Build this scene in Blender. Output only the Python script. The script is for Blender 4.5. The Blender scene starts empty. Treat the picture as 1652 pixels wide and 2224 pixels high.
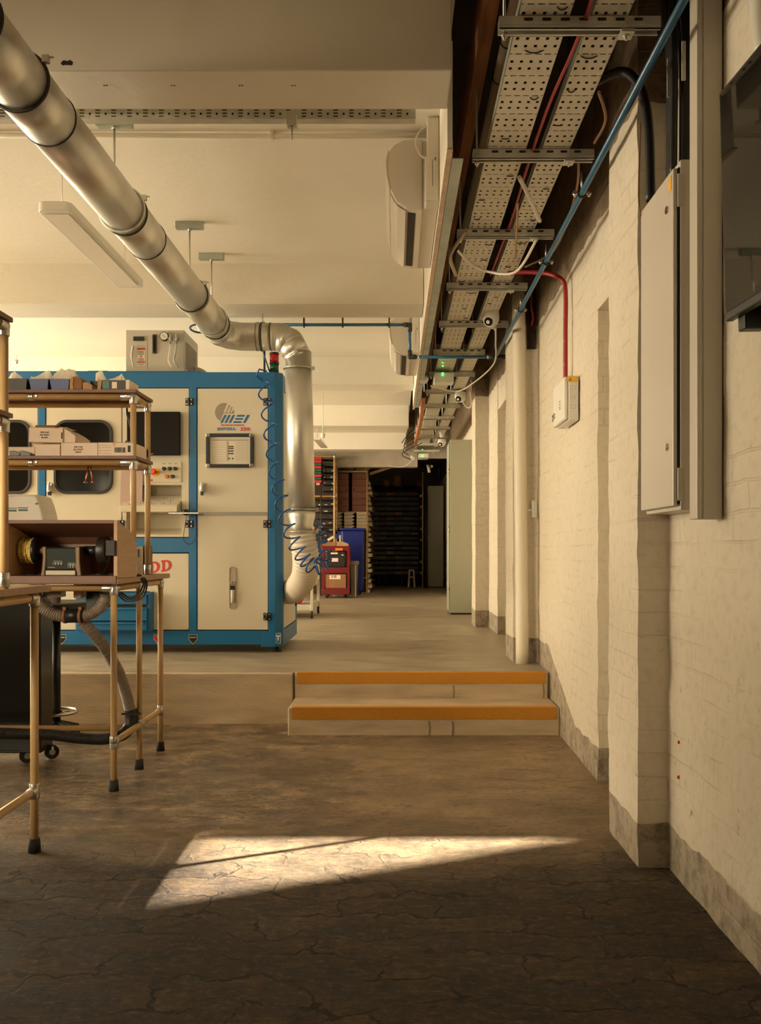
import bpy, bmesh, math, random
from mathutils import Vector, Matrix, Euler, noise
random.seed(7)
C = bpy.context.scene.collection
PI = math.pi
F = 1900.0                                   # focal length in pixels of the 1652x2224 frame
def W(px, py, Y):                            # the point at depth Y seen at a pixel of the photograph
    return Vector(((px - 855) * Y / F, Y, 1.1 - (py - 1195) * Y / F))
def WX(px, Y): return (px - 855) * Y / F
def WZ(py, Y): return 1.1 - (py - 1195) * Y / F
UP = 0.32                                    # level of the raised floor

# ------------------------------------------------------------------ materials
M = {}
def s2l(c):
    return tuple(((x / 12.92) if x <= 0.04045 else ((x + 0.055) / 1.055) ** 2.4) for x in c)
def mat(name, col, rough=0.5, metal=0.0, bump=0.0, bscale=60.0, var=0.0, vscale=6.0, spec=0.5, emit=None, estr=0.0, alpha=1.0, stretch=None, coat=0.0):
    m = bpy.data.materials.new(name); m.use_nodes = True
    nt = m.node_tree; b = nt.nodes['Principled BSDF']
    c = tuple(col) + (1,)
    b.inputs['Base Color'].default_value = c
    b.inputs['Roughness'].default_value = rough
    b.inputs['Metallic'].default_value = metal
    b.inputs['Specular IOR Level'].default_value = spec
    b.inputs['Coat Weight'].default_value = coat
    if emit:
        b.inputs['Emission Color'].default_value = tuple(emit) + (1,); b.inputs['Emission Strength'].default_value = estr
    if alpha < 1: b.inputs['Alpha'].default_value = alpha
    if bump or var:
        tc = nt.nodes.new('ShaderNodeTexCoord'); src = tc.outputs['Object']
        if stretch:
            mp = nt.nodes.new('ShaderNodeMapping'); mp.inputs['Scale'].default_value = stretch
            nt.links.new(src, mp.inputs['Vector']); src = mp.outputs['Vector']
    if var:
        n = nt.nodes.new('ShaderNodeTexNoise'); n.inputs['Scale'].default_value = vscale; n.inputs['Detail'].default_value = 5
        nt.links.new(src, n.inputs['Vector'])
        r = nt.nodes.new('ShaderNodeValToRGB')
        r.color_ramp.elements[0].position = 0.3; r.color_ramp.elements[1].position = 0.7
        r.color_ramp.elements[0].color = tuple(x * (1 - var) for x in col) + (1,)
        r.color_ramp.elements[1].color = tuple(min(1, x * (1 + var)) for x in col) + (1,)
        nt.links.new(n.outputs['Fac'], r.inputs['Fac']); nt.links.new(r.outputs['Color'], b.inputs['Base Color'])
    if bump:
        n2 = nt.nodes.new('ShaderNodeTexNoise'); n2.inputs['Scale'].default_value = bscale; n2.inputs['Detail'].default_value = 4
        nt.links.new(src, n2.inputs['Vector'])
        bp = nt.nodes.new('ShaderNodeBump'); bp.inputs['Strength'].default_value = bump; bp.inputs['Distance'].default_value = 0.01
        nt.links.new(n2.outputs['Fac'], bp.inputs['Height']); nt.links.new(bp.outputs['Normal'], b.inputs['Normal'])
    M[name] = m
    return m

mat('ceiling_paint', (.80, .755, .65), .8, bump=.15, bscale=25, var=.03, vscale=1.5)
mat('beam_paint', (.74, .69, .585), .75, bump=.2, bscale=18, var=.05, vscale=1.2)
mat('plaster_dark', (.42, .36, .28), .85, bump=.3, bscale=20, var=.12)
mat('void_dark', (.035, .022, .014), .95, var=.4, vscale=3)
mat('timber_red', (.34, .13, .05), .7, bump=.2, bscale=40, var=.25, vscale=9, stretch=(6, .6, 6))
mat('timber_dark', (.06, .03, .016), .85, var=.3, vscale=8)
mat('board_edge', (.55, .40, .27), .85, bump=.4, bscale=120, var=.15, vscale=30)
mat('galv', (.60, .59, .51), .40, .45, var=.12, vscale=14, bump=.03)
mat('galv_angle', (.42, .46, .40), .5, .5, var=.15, vscale=9)
mat('duct_metal', (.66, .64, .58), .40, .88, var=.07, vscale=5, bump=.02, bscale=15)
mat('duct_dark', (.03, .028, .024), .5)
mat('pipe_cream', (.68, .60, .47), .45)
mat('white_plastic', (.72, .69, .61), .35, spec=.5)
mat('ac_plastic', (.66, .60, .50), .32)
mat('ac_gloss', (.68, .62, .52), .12, coat=.5)
mat('enclosure_grey', (.60, .54, .46), .38, bump=.03, bscale=80)
mat('trunk_grey', (.58, .53, .45), .4)
mat('machine_blue', (.008, .14, .34), .38, bump=.03, bscale=120, spec=.5)
mat('machine_cream', (.66, .60, .47), .45, bump=.02, bscale=120)
mat('machine_shadow', (.40, .36, .28), .5)
mat('grey_strip', (.36, .34, .31), .4, .3)
mat('gasket', (.025, .024, .022), .6)
mat('dark_glass', (.010, .009, .008), .10, spec=.16)
mat('black_plastic', (.012, .012, .012), .4)
mat('black_rubber', (.014, .013, .012), .75)
mat('black_satin', (.010, .009, .008), .22, spec=.5)
mat('screen_matte', (.007, .006, .005), .35, spec=.15)
mat('chiller_grey', (.50, .46, .38), .4)
mat('screen', (.006, .006, .006), .025, spec=.42)
mat('chrome', (.72, .70, .66), .12, 1.0)
mat('steel', (.55, .53, .48), .3, .9, var=.1, vscale=20)
mat('red_button', (.62, .02, .03), .35)
mat('yellow_ring', (.75, .42, .01), .4)
mat('orange_button', (.75, .20, .02), .35)
mat('sign_red', (.60, .03, .03), .4)
mat('logo_blue', (.01, .13, .30), .45)
mat('logo_grey', (.30, .25, .20), .5)
mat('paper', (.72, .66, .54), .8)
mat('paper_pink', (.50, .36, .32), .8)
mat('paper_grey', (.42, .37, .30), .8)
mat('hose_blue', (.01, .085, .30), .25, spec=.6)
mat('pipe_blue', (.022, .115, .215), .30, spec=.6)
mat('stack_red', (.55, .015, .02), .15)
mat('stack_green', (.005, .10, .035), .15)
mat('tube_beige', (.52, .34, .15), .46, var=.06, vscale=12)
mat('bench_board', (.35, .21, .115), .5, var=.12, vscale=10, stretch=(1, 8, 8))
mat('board_dark', (.17, .078, .048), .5, var=.15, vscale=10)
mat('box_wood', (.46, .29, .17), .55, var=.08, vscale=10, stretch=(1, 1, 8))
mat('box_inside', (.17, .075, .042), .5, var=.12, vscale=10)
mat('grinder_green', (.006, .012, .008), .5, spec=.2)
mat('grinder_brown', (.16, .09, .03), .45)
mat('grinder_base', (.52, .46, .34), .5)
mat('mop_yellow', (.92, .62, .15), .95, bump=1.0, bscale=160, var=.25, vscale=60)
mat('card_white', (.78, .64, .52), .8, bump=.05, bscale=90, var=.04)
mat('card_brown', (.27, .13, .055), .85, var=.1, vscale=12)
mat('card_brown_light', (.42, .26, .13), .85, var=.1, vscale=12)
mat('bin_black', (.018, .014, .010), .45)
mat('bin_blue', (.03, .055, .22), .42)
mat('tissue', (.92, .87, .76), .85, bump=.5, bscale=40)
mat('label_green', (.06, .16, .14), .5)
mat('ink', (.03, .025, .02), .7)
mat('hose_grey', (.24, .19, .15), .35, spec=.5)
mat('hose_black', (.016, .014, .012), .5)
mat('hose_white', (.66, .58, .47), .45)
mat('nosing', (.68, .29, .018), .75, bump=.9, bscale=260, var=.10, vscale=120)
mat('concrete_step', (.54, .42, .28), .8, bump=.35, bscale=40, var=.2, vscale=5, stretch=(.6, 1, 3))
mat('step_side', (.25, .19, .13), .85, bump=.4, bscale=40, var=.25, vscale=4)
mat('locker_green', (.39, .38, .28), .45)
mat('locker_edge', (.30, .31, .24), .5)
mat('red_conduit', (.33, .016, .016), .4)
mat('cable_red', (.35, .02, .02), .4)
mat('cable_black', (.010, .009, .008), .45)
mat('cable_white', (.60, .54, .44), .5)
mat('cable_brown', (.30, .17, .08), .6)
mat('conduit_brown', (.34, .26, .17), .45)
mat('warning_yellow', (.85, .48, .02), .5)
mat('cart_red', (.15, .008, .012), .35)
mat('cart_white', (.62, .57, .44), .45)
mat('wheelie_blue', (.005, .015, .16), .35)
mat('bin_grey', (.14, .115, .075), .4)
mat('tray_brown', (.16, .045, .02), .5)
mat('tray_white', (.52, .42, .28), .6)
mat('bin_red', (.42, .02, .025), .45)
mat('bin_green', (.01, .07, .045), .45)
mat('bin_far', (.06, .054, .045), .5, var=.3, vscale=4)
mat('rack_far', (.02, .015, .012), .6)
mat('rag_red', (.55, .02, .02), .8)
mat('copper', (.55, .20, .07), .3, .9)
mat('diffuser', (.80, .74, .62), .4)
mat('led_green', (.02, .3, .03), .3, emit=(.05, 1, .1), estr=9)
mat('pane', (.8, .8, .8), .5, emit=(1, .86, .60), estr=.4)
mat('lens_black', (.006, .006, .006), .12)
mat('hole_dark', (.035, .02, .012), .95, bump=1, bscale=30, var=.5, vscale=14)

def painted_brick():
    m = bpy.data.materials.new('painted_brick'); m.use_nodes = True
    nt = m.node_tree; N = nt.nodes; L = nt.links; b = N['Principled BSDF']
    g = N.new('ShaderNodeNewGeometry'); sp = N.new('ShaderNodeSeparateXYZ'); L.new(g.outputs['Position'], sp.inputs[0])
    def math_(op, a, bb=None, cl=False):
        n = N.new('ShaderNodeMath'); n.operation = op; n.use_clamp = cl
        for i, x in enumerate((a, bb)):
            if x is None: continue
            if isinstance(x, (int, float)): n.inputs[i].default_value = x
            else: L.new(x, n.inputs[i])
        return n.outputs[0]
    u = math_('ADD', sp.outputs[0], sp.outputs[1])
    cb = N.new('ShaderNodeCombineXYZ'); L.new(u, cb.inputs[0]); L.new(sp.outputs[2], cb.inputs[1])
    nd = N.new('ShaderNodeTexNoise'); nd.inputs['Scale'].default_value = 5; nd.inputs['Detail'].default_value = 3
    L.new(g.outputs['Position'], nd.inputs['Vector'])
    sc = N.new('ShaderNodeVectorMath'); sc.operation = 'SCALE'; L.new(nd.outputs['Color'], sc.inputs[0]); sc.inputs[3].default_value = .022
    ad = N.new('ShaderNodeVectorMath'); ad.operation = 'ADD'; L.new(cb.outputs[0], ad.inputs[0]); L.new(sc.outputs[0], ad.inputs[1])
    br = N.new('ShaderNodeTexBrick'); L.new(ad.outputs[0], br.inputs['Vector'])
    br.inputs['Scale'].default_value = 1; br.inputs['Brick Width'].default_value = .235; br.inputs['Row Height'].default_value = .081
    br.inputs['Mortar Size'].default_value = .006; br.inputs['Mortar Smooth'].default_value = .6
    br.inputs['Color1'].default_value = (1, 1, 1, 1); br.inputs['Color2'].default_value = (.85, .85, .85, 1); br.inputs['Mortar'].default_value = (0, 0, 0, 1)
    # the joints are filled with paint in places
    nf = N.new('ShaderNodeTexNoise'); nf.inputs['Scale'].default_value = 3.2; nf.inputs['Detail'].default_value = 4
    L.new(g.outputs['Position'], nf.inputs['Vector'])
    fill = N.new('ShaderNodeMapRange'); L.new(nf.outputs['Fac'], fill.inputs[0]); fill.inputs[1].default_value = .46; fill.inputs[2].default_value = .68
    joints = math_('MULTIPLY', br.outputs['Fac'], fill.outputs[0])
    n1 = N.new('ShaderNodeTexNoise'); n1.inputs['Scale'].default_value = 30; n1.inputs['Detail'].default_value = 6; L.new(g.outputs['Position'], n1.inputs['Vector'])
    n3 = N.new('ShaderNodeTexNoise'); n3.inputs['Scale'].default_value = 7; n3.inputs['Detail'].default_value = 3; L.new(g.outputs['Position'], n3.inputs['Vector'])
    h = math_('ADD', math_('MULTIPLY', n1.outputs['Fac'], .35), math_('MULTIPLY', n3.outputs['Fac'], .8))
    h = math_('SUBTRACT', h, math_('MULTIPLY', joints, .55))
    bp = N.new('ShaderNodeBump'); bp.inputs['Strength'].default_value = .55; bp.inputs['Distance'].default_value = .012
    L.new(h, bp.inputs['Height']); L.new(bp.outputs['Normal'], b.inputs['Normal'])
    # paint: white above, grey skirting band below (following the steps), shade and dirt over the cable trays painted in as brown brick
    wob = math_('MULTIPLY', math_('SUBTRACT', n3.outputs['Fac'], .5), .05)
    mr = N.new('ShaderNodeMapRange'); L.new(sp.outputs[1], mr.inputs[0])
    mr.inputs[1].default_value = 4.75; mr.inputs[2].default_value = 5.65; mr.inputs[3].default_value = .155; mr.inputs[4].default_value = .49
    band = math_('LESS_THAN', math_('ADD', sp.outputs[2], wob), mr.outputs[0])
    bare = math_('GREATER_THAN', math_('ADD', sp.outputs[2], math_('MULTIPLY', wob, 1.4)), 2.66)  # top zone of the wall, where shade and dirt go into the colour
    white = N.new('ShaderNodeValToRGB'); L.new(n1.outputs['Fac'], white.inputs['Fac'])
    white.color_ramp.elements[0].position = .25; white.color_ramp.elements[0].color = (.58, .505, .385, 1)
    white.color_ramp.elements[1].position = .5; white.color_ramp.elements[1].color = (.66, .585, .46, 1)
    n4 = N.new('ShaderNodeTexNoise'); n4.inputs['Scale'].default_value = 16; n4.inputs['Detail'].default_value = 7; n4.inputs['Roughness'].default_value = .7
    L.new(g.outputs['Position'], n4.inputs['Vector'])
    grey = N.new('ShaderNodeValToRGB'); L.new(n4.outputs['Fac'], grey.inputs['Fac'])
    grey.color_ramp.elements[0].position = .32; grey.color_ramp.elements[0].color = (.15, .12, .085, 1)
    grey.color_ramp.elements[1].position = .55; grey.color_ramp.elements[1].color = (.38, .315, .23, 1)
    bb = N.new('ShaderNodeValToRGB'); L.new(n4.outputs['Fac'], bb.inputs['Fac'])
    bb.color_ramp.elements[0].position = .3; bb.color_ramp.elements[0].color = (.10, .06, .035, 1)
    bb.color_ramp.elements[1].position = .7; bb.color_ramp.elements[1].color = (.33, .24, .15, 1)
    def mix(f, a, c):
        n = N.new('ShaderNodeMix'); n.data_type = 'RGBA'; L.new(f, n.inputs['Factor']); L.new(a, n.inputs[6]); L.new(c, n.inputs[7]); return n.outputs[2]
    dirt = N.new('ShaderNodeMapRange'); L.new(n4.outputs['Fac'], dirt.inputs[0]); dirt.inputs[1].default_value = .38; dirt.inputs[2].default_value = .30
    lowz = N.new('ShaderNodeMapRange'); L.new(sp.outputs[2], lowz.inputs[0]); lowz.inputs[1].default_value = 1.0; lowz.inputs[2].default_value = .1; lowz.inputs[3].default_value = .25
    dk = N.new('ShaderNodeRGB'); dk.outputs[0].default_value = (.25, .18, .10, 1)
    c0 = mix(math_('MULTIPLY', dirt.outputs[0], lowz.outputs[0]), white.outputs[0], dk.outputs[0])
    c1 = mix(math_('MULTIPLY', joints, .10), c0, dk.outputs[0])
    c2 = mix(band, c1, grey.outputs[0]); shade_brick = mix(math_('MULTIPLY', br.outputs['Fac'], .8), bb.outputs[0], dk.outputs[0]); c3 = mix(bare, c2, shade_brick)
    L.new(c3, b.inputs['Base Color']); b.inputs['Roughness'].default_value = .62
    M['painted_brick'] = m
painted_brick()

def floor_mats():
    m = bpy.data.materials.new('worn_stone_floor'); m.use_nodes = True
    nt = m.node_tree; N = nt.nodes; L = nt.links; b = N['Principled BSDF']
    g = N.new('ShaderNodeNewGeometry')
    def noise_(scale, det, st=(1, 1, 1), rough=.6):
        mp = N.new('ShaderNodeMapping'); mp.inputs['Scale'].default_value = st; L.new(g.outputs['Position'], mp.inputs['Vector'])
        n = N.new('ShaderNodeTexNoise'); n.inputs['Scale'].default_value = scale; n.inputs['Detail'].default_value = det; n.inputs['Roughness'].default_value = rough
        L.new(mp.outputs[0], n.inputs['Vector']); return n
    def math_(op, a, bb=None, cl=False):
        n = N.new('ShaderNodeMath'); n.operation = op; n.use_clamp = cl
        for i, x in enumerate((a, bb)):
            if x is None: continue
            if isinstance(x, (int, float)): n.inputs[i].default_value = x
            else: L.new(x, n.inputs[i])
        return n.outputs[0]
    def mr_(x, a, bb, c=0., d=1.):
        n = N.new('ShaderNodeMapRange'); L.new(x, n.inputs[0])
        for i, v in enumerate((a, bb, c, d)): n.inputs[i + 1].default_value = v
        return n.outputs[0]
    def mix(f, a, c):
        n = N.new('ShaderNodeMix'); n.data_type = 'RGBA'
        L.new(f, n.inputs['Factor'])
        for x, i in ((a, 6), (c, 7)):
            if isinstance(x, tuple): n.inputs[i].default_value = x + (1,)
            else: L.new(x, n.inputs[i])
        return n.outputs[2]
    sp = N.new('ShaderNodeSeparateXYZ'); L.new(g.outputs['Position'], sp.inputs[0])
    big = noise_(1.3, 4, (.7, 1.2, 1)); mid = noise_(7, 10, (.7, 1.1, 1), .76); fine = noise_(42, 8, (.7, 1, 1), .82); spk = noise_(150, 4, (.7, 1, 1), .8)
    # flagstones near the camera, a smooth screed towards the steps
    nd = noise_(3.0, 4)
    sc = N.new('ShaderNodeVectorMath'); sc.operation = 'SCALE'; L.new(nd.outputs['Color'], sc.inputs[0]); sc.inputs[3].default_value = .34
    nd2 = noise_(14, 4)
    sc2 = N.new('ShaderNodeVectorMath'); sc2.operation = 'SCALE'; L.new(nd2.outputs['Color'], sc2.inputs[0]); sc2.inputs[3].default_value = .06
    ad = N.new('ShaderNodeVectorMath'); ad.operation = 'ADD'; L.new(g.outputs['Position'], ad.inputs[0]); L.new(sc.outputs[0], ad.inputs[1])
    ad2 = N.new('ShaderNodeVectorMath'); ad2.operation = 'ADD'; L.new(ad.outputs[0], ad2.inputs[0]); L.new(sc2.outputs[0], ad2.inputs[1])
    br = N.new('ShaderNodeTexBrick'); L.new(ad2.outputs[0], br.inputs['Vector']); br.inputs['Scale'].default_value = 1
    br.inputs['Brick Width'].default_value = .37; br.inputs['Row Height'].default_value = .135; br.inputs['Mortar Size'].default_value = .0075; br.inputs['Mortar Smooth'].default_value = .55
    br.inputs['Color1'].default_value = (1, 1, 1, 1); br.inputs['Color2'].default_value = (.35, .35, .35, 1)
    flag = mr_(math_('ADD', sp.outputs[1], math_('MULTIPLY', math_('SUBTRACT', big.outputs['Fac'], .5), 1.8)), 3.55, 2.85)
    crk = noise_(3.2, 9, (.40, 1.7, 1), .66)
    crack = math_('MULTIPLY', mr_(math_('ABSOLUTE', math_('SUBTRACT', crk.outputs['Fac'], .5)), .0075, .002), mr_(nd.outputs['Fac'], .44, .56))
    crack = math_('MULTIPLY', crack, mr_(flag, 0, 1, .35, 1))
    joint = math_('MULTIPLY', math_('MULTIPLY', br.outputs['Fac'], flag), mr_(mid.outputs['Fac'], .36, .52))
    joint = math_('MAXIMUM', joint, crack)
    jdust = math_('MULTIPLY', math_('MULTIPLY', br.outputs['Fac'], flag), mr_(mid.outputs['Fac'], .55, .40))
    r1 = N.new('ShaderNodeValToRGB'); L.new(mid.outputs['Fac'], r1.inputs['Fac'])
    e = r1.color_ramp.elements; e[0].position = .30; e[0].color = (.13, .092, .056, 1); e[1].position = .72; e[1].color = (.48, .33, .195, 1)
    x = e.new(.5); x.color = (.31, .215, .125, 1)
    r2 = N.new('ShaderNodeValToRGB'); L.new(mid.outputs['Fac'], r2.inputs['Fac'])
    e = r2.color_ramp.elements; e[0].position = .36; e[0].color = (.015, .010, .006, 1); e[1].position = .66; e[1].color = (.17, .103, .047, 1)
    tone = N.new('ShaderNodeMix'); tone.data_type = 'RGBA'; tone.blend_type = 'MULTIPLY'; tone.inputs['Factor'].default_value = .75
    L.new(r2.outputs[0], tone.inputs[6]); L.new(br.outputs['Color'], tone.inputs[7])
    base = mix(flag, r1.outputs[0], tone.outputs[2])
    base = mix(math_('MULTIPLY', mr_(big.outputs['Fac'], .48, .68), .5), base, (.045, .034, .022))
    base = mix(math_('MULTIPLY', mr_(fine.outputs['Fac'], .52, .66), mr_(flag, 0, 1, .55, .40)), base, (.34, .23, .125))
    base = mix(math_('MULTIPLY', mr_(fine.outputs['Fac'], .48, .36), mr_(flag, 0, 1, .60, .8)), base, (.020, .014, .009))
    base = mix(math_('MULTIPLY', mr_(spk.outputs['Fac'], .66, .74), .45), base, (.50, .44, .34))
    base = mix(math_('MULTIPLY', jdust, .5), base, (.20, .125, .060))
    base = mix(math_('MULTIPLY', joint, .62), base, (.008, .006, .004))
    bench_tone = math_('MULTIPLY', math_('MULTIPLY', mr_(math_('ADD', sp.outputs[0], math_('MULTIPLY', big.outputs['Fac'], .8)), .55, -.25), mr_(sp.outputs[1], 3.0, 3.6)), mr_(mid.outputs['Fac'], .62, .40))
    base = mix(math_('MULTIPLY', bench_tone, .72), base, (.050, .042, .030))  # floor darker and greyer towards the benches
    L.new(base, b.inputs['Base Color'])
    # pale dusty patch beside the wall, wet looking varnish beside the benches
    gl = math_('MULTIPLY', math_('MULTIPLY', mr_(big.outputs['Fac'], .60, .42), mr_(sp.outputs[0], .6, -.3)), mr_(flag, .7, .2))
    yw = math_('ADD', sp.outputs[1], math_('MULTIPLY', math_('SUBTRACT', big.outputs['Fac'], .5), .5))
    varn = math_('MULTIPLY', math_('MULTIPLY', mr_(sp.outputs[0], .15, -.45), mr_(yw, 3.42, 3.50)), mr_(yw, 5.0, 4.4))
    varn = math_('MULTIPLY', varn, mr_(fine.outputs['Fac'], .40, .50, .45, 1))
    gl = math_('MAXIMUM', gl, varn)
    ro = math_('SUBTRACT', mr_(mid.outputs['Fac'], .3, .7, .40, .62), math_('MULTIPLY', gl, .30))
    ro = math_('SUBTRACT', ro, math_('MULTIPLY', varn, .13))
    ro = math_('ADD', ro, math_('MULTIPLY', flag, .22))
    L.new(ro, b.inputs['Roughness']); b.inputs['Specular IOR Level'].default_value = .42
    hh = math_('ADD', math_('MULTIPLY', mid.outputs['Fac'], mr_(flag, 0, 1, .18, 1.2)), math_('MULTIPLY', fine.outputs['Fac'], mr_(flag, 0, 1, .20, .9)))
    hh = math_('SUBTRACT', hh, math_('MULTIPLY', joint, .45))
    hh = math_('MULTIPLY', hh, mr_(varn, 0, 1, 1, .22))
    bp = N.new('ShaderNodeBump'); bp.inputs['Strength'].default_value = .8; bp.inputs['Distance'].default_value = .022
    L.new(hh, bp.inputs['Height']); L.new(bp.outputs['Normal'], b.inputs['Normal'])
    M['worn_stone_floor'] = m
    m = bpy.data.materials.new('screed_floor'); m.use_nodes = True
    nt = m.node_tree; N = nt.nodes; L = nt.links; b = N['Principled BSDF']
    g = N.new('ShaderNodeNewGeometry')
    big = noise_(1.1, 5, (1, .5, 1)); mid = noise_(7, 8, (.5, 1, 1), .7); fine = noise_(45, 6, (.4, 1, 1), .75)
    r1 = N.new('ShaderNodeValToRGB'); L.new(mid.outputs['Fac'], r1.inputs['Fac'])
    e = r1.color_ramp.elements; e[0].position = .34; e[0].color = (.26, .21, .14, 1); e[1].position = .66; e[1].color = (.48, .40, .285, 1)
    base = mix(math_('MULTIPLY', mr_(big.outputs['Fac'], .45, .7), .4), r1.outputs[0], (.19, .155, .11))
    base = mix(math_('MULTIPLY', mr_(fine.outputs['Fac'], .45, .3), .3), base, (.10, .08, .055))
    L.new(base, b.inputs['Base Color'])
    L.new(mr_(mid.outputs['Fac'], .3, .7, .34, .5), b.inputs['Roughness'])
    bp = N.new('ShaderNodeBump'); bp.inputs['Strength'].default_value = .2; bp.inputs['Distance'].default_value = .006
    L.new(mid.outputs['Fac'], bp.inputs['Height']); L.new(bp.outputs['Normal'], b.inputs['Normal'])
    M['screed_floor'] = m
floor_mats()

def perforated(name, pitch, col, per=.132):
    m = bpy.data.materials.new(name); m.use_nodes = True
    nt = m.node_tree; N = nt.nodes; L = nt.links; b = N['Principled BSDF']
    b.inputs['Base Color'].default_value = col + (1,); b.inputs['Roughness'].default_value = .5; b.inputs['Metallic'].default_value = .25
    tc = N.new('ShaderNodeTexCoord'); sp = N.new('ShaderNodeSeparateXYZ'); L.new(tc.outputs['Object'], sp.inputs[0])
    def m_(op, a, bb=None):
        n = N.new('ShaderNodeMath'); n.operation = op
        for i, x in enumerate((a, bb)):
            if x is None: continue
            if isinstance(x, (int, float)): n.inputs[i].default_value = x
            else: L.new(x, n.inputs[i])
        return n.outputs[0]
    def near(val, period, off, half):       # 1 within half of off, repeating with period
        t = m_('SUBTRACT', m_('FLOORED_MODULO', m_('SUBTRACT', val, off - period / 2), period), period / 2)
        return m_('LESS_THAN', m_('ABSOLUTE', t), half)
    u, v = sp.outputs[0], sp.outputs[1]
    cu = near(u, pitch, pitch / 2, .0052)
    rows = m_('MAXIMUM', near(v, per, per * .18, .0075), near(v, per, per * .50, .0075))
    dash = m_('MULTIPLY', near(u, pitch, 0, .0105), near(v, per, per * .84, .0026))
    hole = m_('MAXIMUM', m_('MULTIPLY', cu, rows), dash)
    tr = N.new('ShaderNodeBsdfTransparent'); mx = N.new('ShaderNodeMixShader')
    L.new(hole, mx.inputs[0]); L.new(b.outputs[0], mx.inputs[1]); L.new(tr.outputs[0], mx.inputs[2])
    L.new(mx.outputs[0], N['Material Output'].inputs['Surface'])
    M[name] = m
perforated('tray_holes_wide', .032, (.66, .62, .52))
perforated('tray_holes_narrow', .02875, (.66, .62, .52))

# ------------------------------------------------------------------ mesh helpers
ORG = {}
class MB:
    def __init__(s): s.v = []; s.f = []; s.sm = []
    def add(s, vs, fs, smooth=False):
        o = len(s.v); s.v += [Vector(v) for v in vs]
        for f in fs: s.f.append([i + o for i in f]); s.sm.append(smooth)
        return s
    def box(s, x0, x1, y0, y1, z0, z1):
        v = [(x, y, z) for x in (x0, x1) for y in (y0, y1) for z in (z0, z1)]
        return s.add(v, [(0, 1, 3, 2), (4, 6, 7, 5), (0, 4, 5, 1), (2, 3, 7, 6), (0, 2, 6, 4), (1, 5, 7, 3)])
    def obox(s, c, size, rot=(0, 0, 0)):
        R = Euler(rot).to_matrix(); c = Vector(c); hx, hy, hz = (q / 2 for q in size)
        v = [c + R @ Vector((x, y, z)) for x in (-hx, hx) for y in (-hy, hy) for z in (-hz, hz)]
        return s.add(v, [(0, 1, 3, 2), (4, 6, 7, 5), (0, 4, 5, 1), (2, 3, 7, 6), (0, 2, 6, 4), (1, 5, 7, 3)])
    def prism(s, pts, axis, a, b, smooth=False):
        n = len(pts)
        def P(p, t):
            return {'x': (t, p[0], p[1]), 'y': (p[0], t, p[1]), 'z': (p[0], p[1], t)}[axis]
        v = [P(p, a) for p in pts] + [P(p, b) for p in pts]
        o = len(s.v); s.v += [Vector(q) for q in v]
        for i in range(n):
            j = (i + 1) % n; s.f.append([o + i, o + j, o + n + j, o + n + i]); s.sm.append(smooth)
        s.f.append([o + i for i in range(n)]); s.sm.append(False)
        s.f.append([o + n + i for i in range(n)]); s.sm.append(False)
        return s
    def cyl(s, p0, p1, r, r2=None, n=16, caps=True):
        return s.tube([p0, p1], [r, r if r2 is None else r2], n, caps)
    def tube(s, pts, r, n=10, caps=True):
        pts = [Vector(p) for p in pts]; k = len(pts)
        rs = r if isinstance(r, (list, tuple)) else [r] * k
        tg = []
        for i in range(k):
            d = pts[min(i + 1, k - 1)] - pts[max(i - 1, 0)]
            tg.append(d.normalized() if d.length > 1e-9 else Vector((0, 0, 1)))
        ref = Vector((0, 0, 1)) if abs(tg[0].z) < .9 else Vector((1, 0, 0))
        u = tg[0].cross(ref).normalized(); o = len(s.v)
        for i in range(k):
            u = (u - tg[i] * u.dot(tg[i]))
            u = u.normalized() if u.length > 1e-6 else tg[i].orthogonal().normalized()
            w = tg[i].cross(u)
            for j in range(n):
                a = 2 * PI * j / n
                s.v.append(pts[i] + (u * math.cos(a) + w * math.sin(a)) * rs[i])
        for i in range(k - 1):
            for j in range(n):
                j2 = (j + 1) % n
                s.f.append([o + i * n + j, o + i * n + j2, o + (i + 1) * n + j2, o + (i + 1) * n + j]); s.sm.append(True)
        if caps:
            s.f.append([o + j for j in range(n)]); s.sm.append(False)
            s.f.append([o + (k - 1) * n + j for j in range(n)]); s.sm.append(False)
        return s
    def torus(s, c, axis, R, r, n=28, m=8, a0=0, a1=2 * PI):
        ax = Vector(axis).normalized(); u = ax.orthogonal().normalized(); w = ax.cross(u); c = Vector(c)
        full = abs(a1 - a0) > 6.28
        pts = [c + (u * math.cos(a0 + (a1 - a0) * i / n) + w * math.sin(a0 + (a1 - a0) * i / n)) * R for i in range(n + 1)]
        return s.tube(pts, r, m, not full)
    def sphere(s, c, r, n=16, m=10, sc=(1, 1, 1)):
        c = Vector(c); o = len(s.v); vs = []
        for i in range(m + 1):
            th = PI * i / m
            for j in range(n):
                a = 2 * PI * j / n
                vs.append(c + Vector((math.sin(th) * math.cos(a) * r * sc[0], math.sin(th) * math.sin(a) * r * sc[1], math.cos(th) * r * sc[2])))
        fs = [(i * n + j, i * n + (j + 1) % n, (i + 1) * n + (j + 1) % n, (i + 1) * n + j) for i in range(m) for j in range(n)]
        return s.add(vs, fs, True)
    def ring(s, c, axis, ro, ri, h, n=32):     # flat annular band
        ax = Vector(axis).normalized(); u = ax.orthogonal().normalized(); w = ax.cross(u); c = Vector(c); vs = []
        for i in range(n):
            a = 2 * PI * i / n; d = u * math.cos(a) + w * math.sin(a)
            vs += [c + d * ri - ax * h / 2, c + d * ro - ax * h / 2, c + d * ro + ax * h / 2, c + d * ri + ax * h / 2]
        fs = []
        for i in range(n):
            j = (i + 1) % n
            for k in range(4): fs.append((4 * i + k, 4 * i + (k + 1) % 4, 4 * j + (k + 1) % 4, 4 * j + k))
        return s.add(vs, fs)
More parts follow.
